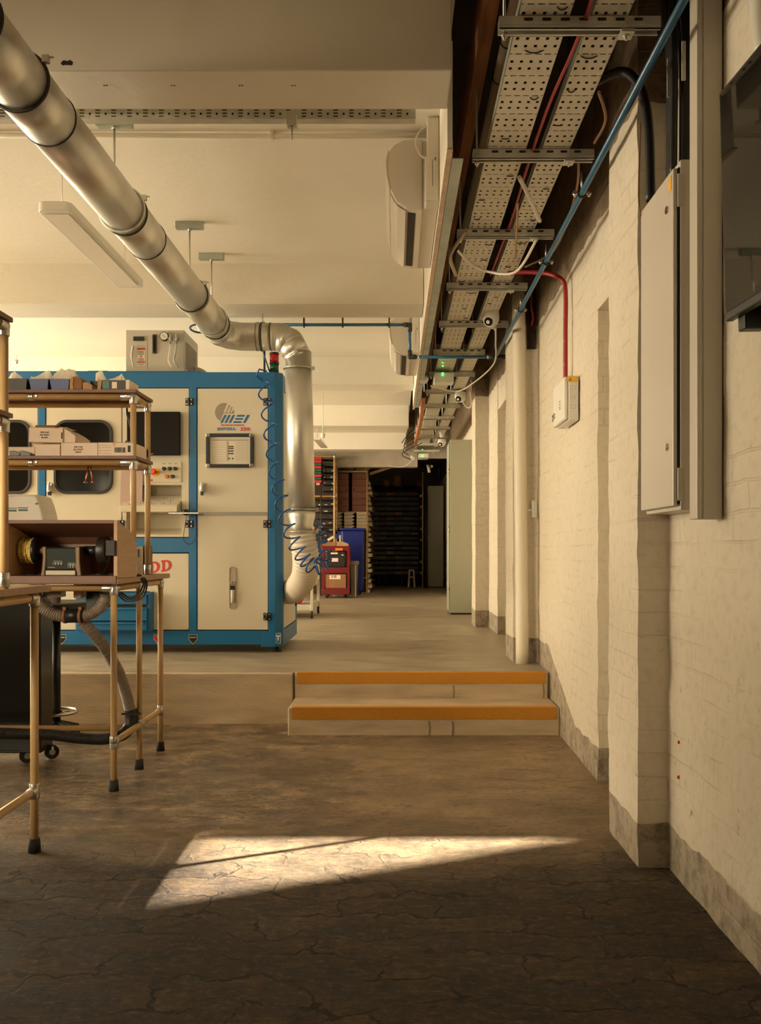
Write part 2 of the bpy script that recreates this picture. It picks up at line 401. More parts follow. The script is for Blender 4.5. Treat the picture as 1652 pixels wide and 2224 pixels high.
    def rrect(s, x0, x1, z0, z1, r, y0, y1, n=6):   # rounded plate facing -y
        return s.prism(rr(x0, x1, z0, z1, r, n), 'y', y0, y1)
    def rframe(s, x0, x1, z0, z1, r, w, y0, y1, n=6):
        a = rr(x0, x1, z0, z1, r, n); b = rr(x0 + w, x1 - w, z0 + w, z1 - w, max(r - w, .002), n); k = len(a)
        v = [(p[0], y0, p[1]) for p in a] + [(p[0], y0, p[1]) for p in b] + [(p[0], y1, p[1]) for p in a] + [(p[0], y1, p[1]) for p in b]
        fs = []
        for i in range(k):
            j = (i + 1) % k
            fs += [(i, j, k + j, k + i), (2 * k + i, 2 * k + j, j, i), (k + i, k + j, 3 * k + j, 3 * k + i)]
        return s.add(v, fs)
    def build(s, name, m, parent=None, bevel=0, seg=2, loc=None):
        off = ORG[parent.name] if parent else (Vector(loc) if loc is not None else Vector((0, 0, 0)))
        me = bpy.data.meshes.new(name)
        me.from_pydata([tuple(v - off) for v in s.v], [], s.f)
        for p, q in zip(me.polygons, s.sm): p.use_smooth = q
        bm = bmesh.new(); bm.from_mesh(me); bmesh.ops.recalc_face_normals(bm, faces=bm.faces); bm.to_mesh(me); bm.free()
        me.materials.append(M[m] if isinstance(m, str) else m)
        o = bpy.data.objects.new(name, me); C.objects.link(o)
        if parent: o.parent = parent
        else: o.location = off
        ORG[o.name] = off
        if bevel:
            b = o.modifiers.new('bevel', 'BEVEL'); b.width = bevel; b.segments = seg; b.limit_method = 'ANGLE'; b.angle_limit = math.radians(40)
        return o
def rr(x0, x1, z0, z1, r, n=6):
    pts = []
    for cx, cz, a in ((x1 - r, z1 - r, 0), (x0 + r, z1 - r, 90), (x0 + r, z0 + r, 180), (x1 - r, z0 + r, 270)):
        for i in range(n + 1):
            t = math.radians(a + 90 * i / n); pts.append((cx + r * math.cos(t), cz + r * math.sin(t)))
    return pts
def tag(o, label, cat, group=None, kind=None):
    o['label'] = label; o['category'] = cat
    if group: o['group'] = group
    if kind: o['kind'] = kind
    return o
def thing(name, label, cat, loc=(0, 0, 0), group=None):
    o = bpy.data.objects.new(name, None); C.objects.link(o); o.location = loc; o.empty_display_size = .05
    ORG[o.name] = Vector(loc)
    return tag(o, label, cat, group)
def struct(o): o['kind'] = 'structure'; return o
def dup(o, loc, label):
    c = o.copy(); C.objects.link(c)
    if loc is not None: c.location = loc
    if label: c['label'] = label
    ORG[c.name] = Vector(c.location)
    for ch in o.children:
        d = ch.copy(); C.objects.link(d); d.parent = c
        for g in ch.children:
            e = g.copy(); C.objects.link(e); e.parent = d
    return c
def smooth(pts, n=8):                          # Catmull-Rom through points
    P = [Vector(p) for p in pts]; out = []
    for i in range(len(P) - 1):
        a, b, c, d = P[max(i - 1, 0)], P[i], P[i + 1], P[min(i + 2, len(P) - 1)]
        for k in range(n):
            t = k / n
            out.append(.5 * ((2 * b) + (c - a) * t + (2 * a - 5 * b + 4 * c - d) * t * t + (3 * b - a - 3 * c + d) * t ** 3))
    out.append(P[-1]); return out
def resample(pts, step):
    out = [pts[0]]; acc = 0
    for a, b in zip(pts, pts[1:]):
        L = (b - a).length; t = step - acc
        while t <= L:
            out.append(a.lerp(b, t / L)); t += step
        acc = L - (t - step)
    return out
def hose(mb, pts, r, pitch, amp, n=14):        # corrugated hose
    p = resample(smooth(pts, 24), pitch / 6)
    return mb.tube(p, [r + amp * (1 - 2 * abs(math.sin(PI * i / 6)) ** 1.5) for i in range(len(p))], n)
def text(name, s, size, loc, m, parent, rot=(PI / 2, 0, 0), align='CENTER', bold=0, ext=.0006, sx=1.0):
    cu = bpy.data.curves.new(name, 'FONT'); cu.body = s; cu.size = size; cu.align_x = align; cu.align_y = 'CENTER'; cu.extrude = ext; cu.offset = bold
    t = bpy.data.objects.new(name, cu); C.objects.link(t)
    bpy.context.view_layer.update()
    me = bpy.data.meshes.new_from_object(t.evaluated_get(bpy.context.evaluated_depsgraph_get()))
    bpy.data.objects.remove(t)
    R = Euler(rot).to_matrix(); off = ORG[parent.name]
    for v in me.vertices: v.co = Vector(loc) + R @ Vector((v.co.x * sx, v.co.y, v.co.z)) - off
    me.materials.clear(); me.materials.append(M[m])
    o = bpy.data.objects.new(name, me); C.objects.link(o); o.parent = parent; ORG[o.name] = off
    return o
def rough_mesh(o, amp, scale):
    for v in o.data.vertices:
        p = o.matrix_world @ v.co if False else v.co
        n = noise.noise_vector(Vector(p) * scale)
        n2 = noise.noise_vector(Vector(p) * scale * 3.1)
        n3 = noise.noise_vector(Vector(p) * scale * 11)
        v.co = v.co + (n + n2 * .5 + n3 * .35) * amp

def translucent(name, k):
    nt = M[name].node_tree; b = nt.nodes['Principled BSDF']; t = nt.nodes.new('ShaderNodeBsdfTranslucent'); t.inputs[0].default_value = (.9, .85, .75, 1)
    mx = nt.nodes.new('ShaderNodeMixShader'); mx.inputs[0].default_value = k
    nt.links.new(b.outputs[0], mx.inputs[1]); nt.links.new(t.outputs[0], mx.inputs[2]); nt.links.new(mx.outputs[0], nt.nodes['Material Output'].inputs['Surface'])
translucent('tissue', .62)
# ------------------------------------------------------------------ the room
ZB, ZC = 2.80, 3.08                            # underside of the beams, ceiling
def grid_strip(mb, p, q, z0, z1, step=.07):    # vertical wall strip from plan point p to q
    n = max(1, int(math.hypot(q[0] - p[0], q[1] - p[1]) / step)); m = max(1, int((z1 - z0) / step)); vs = []
    for i in range(n + 1):
        t = i / n
        for j in range(m + 1): vs.append((p[0] + (q[0] - p[0]) * t, p[1] + (q[1] - p[1]) * t, z0 + (z1 - z0) * j / m))
    fs = [(i * (m + 1) + j, (i + 1) * (m + 1) + j, (i + 1) * (m + 1) + j + 1, i * (m + 1) + j + 1) for i in range(n) for j in range(m)]
    mb.add(vs, fs)
plan = [(.945, -2), (.95, 3.03), (.845, 3.03), (.845, 3.44), (.97, 3.44), (1.10, 3.45), (1.10, 4.16), (.97, 4.16), (.988, 5.2), (1.0, 6.1), (.83, 6.1), (.83, 6.5),
        (.97, 6.5), (1.10, 6.51), (1.10, 8.1), (.96, 8.1), (.96, 8.85), (.825, 8.85), (.825, 9.25), (.97, 9.25), (.97, 15.5), (1.08, 15.55), (1.08, 21)]
def wall_right():
    mb = MB()
    for p, q in zip(plan, plan[1:]): grid_strip(mb, p, q, -.05, 3.5, .06 if p[1] < 6.2 else .12)
    for (y0, y1, z) in ((3.44, 4.16, 2.24), (6.5, 8.1, 2.40)):         # lintels over the shallow recesses
        grid_strip(mb, (.965, y0), (.965, y1), z, 3.5, .06)
        mb.box(.966, 1.11, y0, y1, z, z + .02)
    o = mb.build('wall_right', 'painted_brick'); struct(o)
    bm = bmesh.new(); bm.from_mesh(o.data); bmesh.ops.remove_doubles(bm, verts=bm.verts, dist=.002)
    bmesh.ops.recalc_face_normals(bm, faces=bm.faces)
    bm.to_mesh(o.data); bm.free()
    rough_mesh(o, .0055, 7)
    for p in o.data.polygons: p.use_smooth = False
    for px, py in ((1473, 1688), (1474, 1612)):
        MB().sphere((.949, .949 * F / (px - 855), WZ(py, .949 * F / (px - 855))), .006, 10, 8, (.9, .5, 1)).build('paint_speck', 'sign_red', o)
    return o
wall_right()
mb = MB()
SX = (-.63, .985)
def ground(name, x0, x1, y0, y1, z, m, step):
    g = MB(); nx = max(1, int((x1 - x0) / step)); ny = max(1, int((y1 - y0) / step)); vs = []
    for i in range(nx + 1):
        for j in range(ny + 1):
            x = x0 + (x1 - x0) * i / nx; y = y0 + (y1 - y0) * j / ny
            vs.append((x, y, z))
    g.add(vs, [(i * (ny + 1) + j, (i + 1) * (ny + 1) + j, (i + 1) * (ny + 1) + j + 1, i * (ny + 1) + j + 1) for i in range(nx) for j in range(ny)], True)
    return struct(g.build(name, m))
ground('floor', -7.6, 1.15, -2, 5.56, 0, 'worn_stone_floor', .5)
struct(MB().box(-7.6, 1.15, 5.58, 21, .0, UP).build('floor_upper', 'screed_floor'))
struct(MB().box(-7.6, SX[0] - .012, 5.55, 5.585, -.02, UP).build('trim_platform_face', 'concrete_step', bevel=.008))
def stepblock(y0, y1, z0, z1, x0, x1):
    o = MB().box(x0, x1, y0, y1, z0, z1).build('concrete_step', 'concrete_step', bevel=.008); o['kind'] = 'structure'; return o
stepblock(5.20, 5.56, -.02, .163, SX[0], SX[1]); stepblock(5.555, 5.60, .1, UP + .001, SX[0], .978)
us = [o for o in bpy.data.objects if o.name.startswith('concrete_step')]
for o, px, y, a, b in ((us[1], 985, 5.552, 1488, 1519), (us[1], 1180, 5.552, 1486, 1519), (us[0], 983, 5.197, 1566, 1598), (us[0], 932, 5.197, 1566, 1598)):
    ORG[o.name] = Vector((0, 0, 0)); x = WX(px, y)
    MB().prism([(x - .006, WZ(a, y)), (x + .004, WZ(a, y)), (x + .008, WZ((a + b) / 2, y)), (x + .005, WZ(b, y)), (x - .006, WZ(b, y)), (x - .003, WZ((a + b) / 2, y))], 'y', y, y + .01).build('mortar_joint', 'step_side', o)
for z, y, x0, x1, lab in ((.163, 5.20, -.605, .965, 'yellow gritted nosing strip along the bottom step'), (UP + .001, 5.555, -.615, .962, 'yellow gritted nosing strip along the top step, level with the raised floor')):
    o = MB().prism([(y - .006, z + .004), (y + .045, z + .004), (y + .045, z), (y, z), (y, z - .068), (y - .006, z - .068)], 'x', x0, x1).build('step_nosing', 'nosing', bevel=.002)
    tag(o, lab, 'step edging', 'yellow step nosings')

# left wall (daylight side) with windows, back wall behind the camera, far wall
XW = -7.5
WINS = [(4.2, 5.9, 1.0, 2.75), (6.5, 9.0, 1.0, 2.95), (9.5, 11.6, .9, 2.75), (12.2, 14.4, .9, 2.7)]
SUNWIN = (1.01, 1.70, 1.615, 2.30)
def wall_left():
    mb = MB()
    y = -2
    for x0, x1, holes, ye in ((-4.53, -4.5, [(-1.7, .85, 1.25, 2.75), SUNWIN], 3.9), (XW - .25, XW, WINS, 21)):
        for (a, b, z0, z1) in holes:
            mb.box(x0, x1, y, a, -.05, 3.5); mb.box(x0, x1, a, b, -.05, z0); mb.box(x0, x1, a, b, z1, 3.5); y = b
        mb.box(x0, x1, y, ye, -.05, 3.5); y = ye
    mb.box(XW - .25, -4.5, 3.75, 3.9, -.05, 3.5)
    struct(mb.build('wall_left', 'ceiling_paint'))
wall_left()
for i, (a, b, z0, z1) in enumerate(WINS):
    w = MB()
    for yy in (a + .03, (a + b) / 2, b - .03): w.box(XW - .20, XW - .14, yy - .03, yy + .03, z0, z1)
    for zz in (z0 + .03, z1 - .03): w.box(XW - .20, XW - .14, a, b, zz - .03, zz + .03)
    o = w.build('window_%d' % (i + 1), 'white_plastic'); struct(o)
    p = MB().box(XW - .19, XW - .18, a, b, z0, z1).build('window_pane', 'pane', o)
w = MB()
for yy in (-1.67, -.42, .82): w.box(-4.56, -4.50, yy - .03, yy + .03, 1.25, 2.75)
for zz in (1.28, 2.72): w.box(-4.56, -4.50, -1.7, .85, zz - .03, zz + .03)
o = w.build('window_5', 'white_plastic'); struct(o)
MB().box(-4.55, -4.54, -1.7, .85, 1.25, 2.75).build('window_pane', 'pane', o)
struct(MB().box(-4.75, 1.2, -2.2, -2, -.05, 3.5).build('wall_back', 'plaster_dark'))
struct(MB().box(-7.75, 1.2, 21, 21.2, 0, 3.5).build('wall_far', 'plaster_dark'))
struct(MB().box(-7.75, .22, 3.75, 15.6, ZC, ZC + .5).box(-4.56, .22, -2, 3.75, ZC, ZC + .5).build('ceiling', 'ceiling_paint'))
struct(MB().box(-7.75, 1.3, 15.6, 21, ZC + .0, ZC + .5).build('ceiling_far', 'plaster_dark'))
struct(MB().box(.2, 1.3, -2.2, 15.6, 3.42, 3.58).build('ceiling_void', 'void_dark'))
for y0, y1 in ((3.10, 3.375), (6.04, 6.40), (8.97, 9.32), (11.95, 12.3), (14.75, 15.1)):
    o = MB().box(-4.5 if y0 < 3.5 else -7.5, .205, y0, y1, ZB, ZC + .02).build('ceiling_beam', 'beam_paint', bevel=.006); struct(o)
    # dark timber behind the open beam end
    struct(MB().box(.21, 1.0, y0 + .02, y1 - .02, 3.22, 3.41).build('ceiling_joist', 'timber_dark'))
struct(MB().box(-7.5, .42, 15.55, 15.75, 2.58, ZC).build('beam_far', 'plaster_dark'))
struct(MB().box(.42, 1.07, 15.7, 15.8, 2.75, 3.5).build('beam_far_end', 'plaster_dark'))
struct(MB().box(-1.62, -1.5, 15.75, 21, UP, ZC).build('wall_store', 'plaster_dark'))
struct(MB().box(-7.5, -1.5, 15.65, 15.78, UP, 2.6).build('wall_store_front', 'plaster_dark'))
# white board that closes the ceiling bays, with its steel angle
struct(MB().box(.208, .228, 3.40, 9.6, 2.655, ZC).build('trim_bulkhead_board', 'ceiling_paint'))
struct(MB().box(.206, .2285, 3.38, 9.62, 2.648, 2.6555).build('trim_board_edge', 'board_edge'))
a = MB().box(.2305, .275, 3.46, 9.5, 2.648, 2.651).box(.2305, .2335, 3.46, 9.5, 2.651, 2.72).build('steel_angle', 'galv_angle')
tag(a, 'long dull steel angle screwed along the lower edge of the white ceiling board', 'steel angle')
o = MB().box(.315, .365, 1.6, 9.3, 2.99, 3.2).build('timber_joist', 'timber_red'); tag(o, 'reddish bare timber joist running overhead beside the cable trays', 'timber joist')
o = MB().tube([(.425, 1.6, 3.0), (.425, 4, 2.99), (.425, 7.5, 2.99)], .028, 14).build('conduit_pipe', 'conduit_brown')
tag(o, 'thick grey-brown pipe overhead between the timber joist and the wide cable tray', 'pipe')
for y in (2.75, 2.95, 3.25, 3.5): MB().torus((.425, y, 2.995), (0, 1, .1), .030, .004, 18, 5).build('pipe_strap', 'cable_black', o)
tb = MB().prism([(9.3, 2.72), (10.2, 2.60), (12.0, 2.62), (13.0, 2.66), (13.0, 2.73), (10.4, 2.69), (9.4, 2.80)], 'x', .30, .34).build('timber_batten', 'timber_red')
tag(tb, 'warped orange-brown timber batten hanging in the roof void beyond the second air conditioner', 'batten')
# small marks on the nearest beam: screw holes and a chip
mk = MB()
for px in (226, 373, 520, 634):
    for dx, dy in ((0, -4), (6, 3)): mk.cyl(W(px + dx, 196 + dy, 3.10 + .1), W(px + dx, 196 + dy, 3.10 + .1) + Vector((0, 0, .004)), .004, n=6)
b0 = [o for o in bpy.data.objects if o.name == 'ceiling_beam'][0]
for v in mk.v: v.z = ZB - .001 + (v.z % .001)
mk.build('screw_holes', 'hole_dark', b0)
cp = MB(); c = W(145, 137, 3.099)
cp.prism([(c.x + q[0], c.z + q[1]) for q in ((-.022, 0), (-.012, .010), (.004, .007), (.012, .012), (.022, .003), (.018, -.007), (-.006, -.006), (-.016, -.008))], 'y', 3.0985, 3.1005).build('chip', 'hole_dark', b0)
ORG[b0.name] = Vector((0, 0, 0))

# ------------------------------------------------------------------ fixtures on the right wall
# electrical enclosure on the near wall
E = thing('electrical_enclosure', 'tall grey steel electrical enclosure with closed door on the near wall beside the pillar', 'electrical box', (.9, 2.83, 1.22))
MB().box(.868, .948, 2.65, 3.012, 1.222, 2.285).build('body', 'enclosure_grey', E, bevel=.004)
d = MB().box(.848, .862, 2.658, 3.006, 1.235, 2.262).build('door', 'enclosure_grey', E, bevel=.004)
for z in (2.155, 1.42):
    MB().cyl((.849, 2.715, z), (.844, 2.715, z), .012, n=16).box(.8425, .8445, 2.7135, 2.7165, z - .009, z + .009).build('lock', 'chrome', d)
MB().box(.8468, .8478, 2.672, 2.70, 2.20, 2.245).build('warning_label', 'warning_yellow', d)
for z in (2.19, 1.30): MB().box(.858, .874, 2.644, 2.650, z - .05, z + .05).build('hinge', 'trunk_grey', E, bevel=.002)
MB().box(.863, .867, 2.655, 3.008, 1.24, 2.262).build('seal', 'black_rubber', E)
# trunking
T = thing('cable_trunking', 'tall pale grey steel cable trunking rising up the near wall beside the screen', 'cable trunking', (.91, 2.55, 1.19))
MB().box(.873, .946, 2.52, 2.585, 1.19, 3.4).build('body', 'trunk_grey', T, bevel=.003)
MB().box(.890, .944, 2.516, 2.5195, 1.192, 3.4).build('lid', 'trunk_grey', T, bevel=.001)
# wall screen on its bracket
R = math.radians(2.5)
tv = thing('wall_screen', 'black flat screen tilted down on the near wall bracket, trays mirrored in its glass', 'tv', (.862, 2.30, 2.0))
L_, H_ = 1.05, .60
mm = MB().box(0, .022, -L_, 0, -H_ / 2, H_ / 2).build('bezel', 'black_plastic', None, bevel=.004)
def loc_child(o, root):
    o.parent = root; o.location = (0, 0, 0); ORG[o.name] = ORG[root.name]
loc_child(mm, tv)
g = MB().box(-.002, .001, -L_ + .012, -.012, -H_ / 2 + .022, H_ / 2 - .012).build('screen_glass', 'screen', None); loc_child(g, tv)
g = MB().box(.022, .05, -L_ + .2, -.2, -.2, .2).build('back_housing', 'black_plastic', None, bevel=.008); loc_child(g, tv)
g = MB().box(.05, .085, -.62, -.42, -.14, .14).box(.02, .08, -.07, -.03, -H_ / 2 - .035, -H_ / 2 + .03).build('wall_bracket', 'black_plastic', None, bevel=.004); loc_child(g, tv)
tv.rotation_euler = (0, math.radians(-1.6), math.radians(3.2) * -1 * -1)
# isolator box with red conduit
J = thing('isolator_box', 'pale grey isolator box with yellow warning label under the red conduit', 'switch box', (.935, 4.76, 1.78))
MB().box(.918, .972, 4.60, 4.93, 1.783, 2.02).build('body', 'white_plastic', J, bevel=.006)
MB().box(.895, .918, 4.606, 4.924, 1.788, 2.015).build('cover', 'white_plastic', J, bevel=.01, seg=3)
MB().box(.912, .966, 4.5985, 4.6005, 1.985, 2.014).build('warning_label', 'warning_yellow', J)
t_ = MB().prism([(.921, 1.991), (.935, 1.991), (.928, 2.007)], 'y', 4.5975, 4.5984).build('warning_triangle', 'ink', J)
MB().prism([(.9245, 1.993), (.9315, 1.993), (.928, 2.0015)], 'y', 4.5968, 4.5975).build('triangle_centre', 'warning_yellow', t_)
for z in (1.955, 1.905, 1.855): MB().torus((.945, 4.5998, z), (0, 1, 0), .010, .0012, 20, 5).build('knockout', 'enclosure_grey', J)
h = MB().box(.885, .896, 4.86, 4.875, 1.83, 1.86).cyl((.884, 4.868, 1.85), (.884, 4.868, 1.815), .005, n=8).build('switch_handle', 'steel', J)
tx = MB()
for z in (1.90, 1.885, 1.87, 1.86): tx.box(.8945, .8952, 4.70, 4.74, z, z + .004)
tx.build('label_lines', 'ink', J)
o = MB().tube(smooth([(.66, 5.05, 2.70), (.74, 5.0, 2.69), (.86, 4.93, 2.66), (.925, 4.84, 2.60), (.945, 4.82, 2.53), (.945, 4.82, 2.3), (.945, 4.82, 2.02)], 8), .0125, 12).build('red_conduit', 'red_conduit')
tag(o, 'red fire cable conduit dropping from the tray down to the isolator box', 'conduit')
for z in (2.12, 2.25, 2.38, 2.5): MB().box(.931, .958, 4.812, 4.828, z - .006, z + .006).build('saddle_clip', 'steel', o)
# drain pipe in front of the second pillar, broken brick pocket, small contact box
o = MB().tube([(.835 + .05, 6.03, UP), (.885, 6.03, .42), (.862, 6.03, 2.6), (.85, 6.03, 3.2)], .045, 24).build('drain_pipe', 'pipe_cream')
tag(o, 'white painted round drain pipe standing in front of the second pillar', 'pipe')
o = MB().prism([(.925, 2.50), (.985, 2.50), (.990, 2.62), (.988, 2.92), (.930, 2.92), (.922, 2.75)], 'y', 6.085, 6.098).build('trim_brick_pocket', 'hole_dark'); struct(o)
o = MB().tube(smooth([(.955, 6.07, 2.90), (.95, 6.06, 2.80), (.965, 6.065, 2.72), (.955, 6.07, 2.66)], 6), .008, 8).build('red_cable_end', 'cable_red'); tag(o, 'short loose red cable end in the broken brick pocket of the second pillar', 'cable')
o = thing('contact_box', 'small white contact box with a pin at chest height on the second pillar', 'contact box', (.975, 6.05, 1.38))
MB().box(.955, .992, 6.05, 6.085, 1.325, 1.445).build('body', 'white_plastic', o, bevel=.004)
MB().box(.925, .955, 6.06, 6.068, 1.37, 1.385).cyl((.868, 6.062, 1.375), (.93, 6.062, 1.378), .004, n=8).build('pin', 'steel', o)
# lockers
for y, lab in ((10.6, 'tall pale green steel locker just beyond the last white pillar'), (18.2, 'tall green steel locker far back in the dark store beside the racks')):
    x0, x1 = (.668, .965) if y < 12 else (.70, 1.03)
    K = thing('steel_locker', lab, 'locker', ((x0 + x1) / 2, y + .25, UP), 'green steel lockers')
    h = 2.12
    MB().box(x0 + .014, x1, y, y + (.5 if y < 12 else .45), UP + .02, UP + h).build('carcass', 'locker_green', K, bevel=.004)
    MB().box(x0, x0 + .0125, y + .008, y + .45, UP + .04, UP + h - .03).build('door', 'locker_edge', K, bevel=.002)
    MB().box(x0 + .02, x1 - .005, y + .01, y + .44, UP, UP + .02).build('plinth', 'black_plastic', K)
    for z in (.3, 1.0, 1.7): MB().cyl((x0 - .002, y + .004, UP + z), (x0 - .002, y + .004, UP + z + .07), .006, n=8).build('hinge', 'steel', K)
o = MB().tube(smooth([(.96, 2.2, 3.3), (.93, 2.2, 2.9), (.925, 2.2, 2.55), (.94, 2.2, 2.35)], 6), .032, 14).build('soil_pipe', 'white_plastic'); tag(o, 'short white pipe dropping down the near wall just above the screen', 'pipe')
# ------------------------------------------------------------------ extraction duct
DX, DZ, DR = -1.222, 2.632, .097
D = thing('extraction_duct', 'large galvanised extraction duct running overhead, then elbowing down beside the blue machine', 'duct', (DX, 4, DZ - .1))
secs = [(1.2, 2.52), (2.52, 2.856), (2.856, 3.107), (3.107, 3.98), (3.98, 4.316), (4.316, 5.25), (5.25, 5.94), (5.94, 6.06)]
for i, (a, b) in enumerate(secs):
    r = DR - (.0015 if i % 2 else 0)
    MB().tube([(DX + .004 * (a - 4), a - .004, DZ), (DX + .004 * (b - 4), b + .004, DZ)], r, 48).build('pipe_section', 'duct_metal', D)
for y, m, rr_ in ((2.52, 'duct_dark', .006), (2.856, 'duct_dark', .006), (3.98, 'duct_dark', .005), (5.25, 'duct_dark', .005), (3.107, 'duct_dark', .0022), (4.316, 'duct_dark', .0022), (5.94, 'duct_dark', .004)):
    rg = MB().torus((DX + .004 * (y - 4), y, DZ), (0, 1, 0), DR + rr_ * .5, rr_, 48, 8).build('seal_ring' if rr_ < .004 else 'clamp_ring', m, D)
    if rr_ >= .005:
        a = PI * .22
        lx, lz = DX + (DR + .014) * math.cos(a), DZ + (DR + .014) * math.sin(a)
        MB().box(lx - .010, lx + .012, y - .008, y + .008, lz - .012, lz + .012).cyl((lx - .012, y, lz + .006), (lx + .026, y, lz + .006), .003, n=8).build('clamp_lug', 'steel', rg)
# elbow to the right, horizontal bit, elbow down
YE = 6.25
path = [(DX, 6.06, DZ), (DX + .004, 6.14, DZ), (DX + .05, 6.215, DZ - .003), (DX + .13, YE, DZ - .006), (DX + .22, YE, DZ - .008), (DX + .34, YE, DZ - .008)]
MB().tube(path, DR + .001, 48).build('elbow', 'duct_metal', D)
PX = WX(647, YE)
path2 = [(DX + .335, YE, DZ - .008), (PX - .135, YE, DZ - .008), (PX - .055, YE, DZ - .045), (PX - .012, YE, DZ - .13), (PX, YE, WZ(775, YE))]
for a, b in zip(path2, path2[1:]):
    a, b = Vector(a), Vector(b); d = (b - a).normalized() * .012
    MB().tube([a - d, b + d], DR, 48).build('elbow_segment', 'duct_metal', D)
for p in path2[1:4]: MB().sphere(p, DR + .0005, 40, 24).build('elbow_segment', 'duct_metal', D)
PB = WX(655, YE)
MB().tube([(PX, YE, WZ(765, YE)), (PB, YE, WZ(1108, YE))], DR - .001, 48).build('pipe_section', 'duct_metal', D)
MB().tube([(PB, YE, WZ(1108, YE)), (PB, YE, WZ(1122, YE)), (PB, YE + .0, WZ(1140, YE)), (PB + .004, YE, WZ(1160, YE))], [DR, DR - .002, DR - .016, DR - .018], 48).build('reducer', 'duct_metal', D)
for py, px in ((801, 647), (1107, 655), (1155, 656)):
    rg = MB().torus((WX(px, YE), YE, WZ(py, YE)), (0, 0, 1), (DR if py < 1150 else DR - .004) + .003, .006, 48, 8).build('flange_ring', 'steel', D)
    x = WX(px, YE) + DR + .01; z = WZ(py, YE)
    MB().box(x - .012, x + .014, YE - .03, YE - .012, z - .012, z + .012).cyl((x, YE - .045, z), (x, YE, z), .004, n=8).build('clamp_lug', 'steel', rg)
for i, dx in enumerate((.245, .275, .285, .345)):
    MB().torus((DX + dx, YE, DZ - .008), (1, 0, 0), DR + .002, .004 if i in (1, 2) else .0022, 44, 6).build('clamp_ring', 'duct_dark', D)
fl = [(PB + .004, YE, WZ(1158, YE)), (PB + .020, YE + .01, WZ(1190, YE)), (PB + .022, YE + .08, WZ(1228, YE + .1)), (PB - .02, YE + .28, WZ(1258, YE + .3)), (-.78, YE + .58, WZ(1283, YE + .55)), (-.845, YE + .66, WZ(1286, YE + .6))]
hose(MB(), fl, .093, .026, .0045, 36).build('flexible_hose', 'hose_white', D)
# hangers
for x, y, zc, zr in ((-1.255, 3.93, 3.02, DZ + .10), (-1.232, 5.28, 3.058, DZ + .09), (-1.216, 5.84, 3.058, DZ + .09)):
    h = MB().box(x - .082, x + .082, y - .02, y + .02, zc - .02, zc + .022).box(x - .02, x + .02, y - .015, y + .015, zc + .02, 3.079).build('hanger_channel', 'galv_angle', D, bevel=.003)
    MB().cyl((x, y, zc), (x, y, zr), .005, n=10).cyl((x, y, zc - .03), (x, y, zc - .015), .011, n=6).build('hanger_rod', 'steel', h)
    MB().torus((DX + .004 * (y - 4), y, DZ), (0, 1, 0), DR + .005, .006, 48, 8).box(x - .012, x + .012, y - .008, y + .008, zr - .01, zr + .012).build('hanger_ring', 'galv', h)
MB().cyl((WX(570, YE), YE, DZ + .09), (WX(570, YE), YE + .0, 2.79), .004, n=8).build('hanger_rod', 'steel', D)
MB().cyl((WX(42, 2.6), 2.6, DZ + .2), (WX(42, 2.6), 2.6, 3.08), .006, n=8).build('hanger_rod', 'steel', D)

# galvanised slotted strip behind the first beam, bracket with bolt, white conduit on the ceiling
st = thing('slotted_strip', 'galvanised slotted steel strip running across just behind the nearest beam', 'cable tray', (-1, 3.42, 2.78))
MB().box(-3.2, WX(902, 3.42), 3.42, 3.424, 2.786, 2.86).box(-3.2, WX(902, 3.42), 3.424, 3.46, 2.786, 2.789).build('plate', 'galv', st)
sl = MB(); x = -1.6
while x < WX(895, 3.42):
    for z in (2.795, 2.807, 2.819): sl.box(x, x + .018, 3.4185, 3.4205, z, z + .003)
    sl.cyl((x + .040, 3.4185, 2.806), (x + .040, 3.4205, 2.806), .0045, n=8); x += .062
sl.build('slots', 'hole_dark', st)
bk = thing('bolt_bracket', 'small steel bracket with a hanging bolt under the slotted strip', 'bracket', (WX(633, 3.45), 3.40, 2.75))
x = WX(633, 3.40)
MB().prism([(x - .022, 2.80), (x + .020, 2.80), (x + .022, 2.745), (x - .018, 2.745)], 'y', 3.385, 3.415).build('plate', 'galv', bk, bevel=.002)
MB().cyl((x + .002, 3.395, 2.76), (x + .002, 3.395, 2.695), .004, n=8).cyl((x + .002, 3.395, 2.735), (x + .002, 3.395, 2.745), .009, n=6).build('bolt', 'steel', bk)
cd = MB().tube([(-3.2, 4.14, 3.066), (-1.2, 4.14, 3.062), (-.4, 4.14, 3.058), (.19, 4.14, 3.066)], .0125, 12).build('white_conduit', 'ceiling_paint')
tag(cd, 'white painted conduit running across the ceiling behind the nearest beam', 'conduit')
for x in (WX(590, 4.14), -1.7): MB().box(x - .006, x + .006, 4.118, 4.162, 3.04, 3.08).build('clip', 'white_plastic', cd)
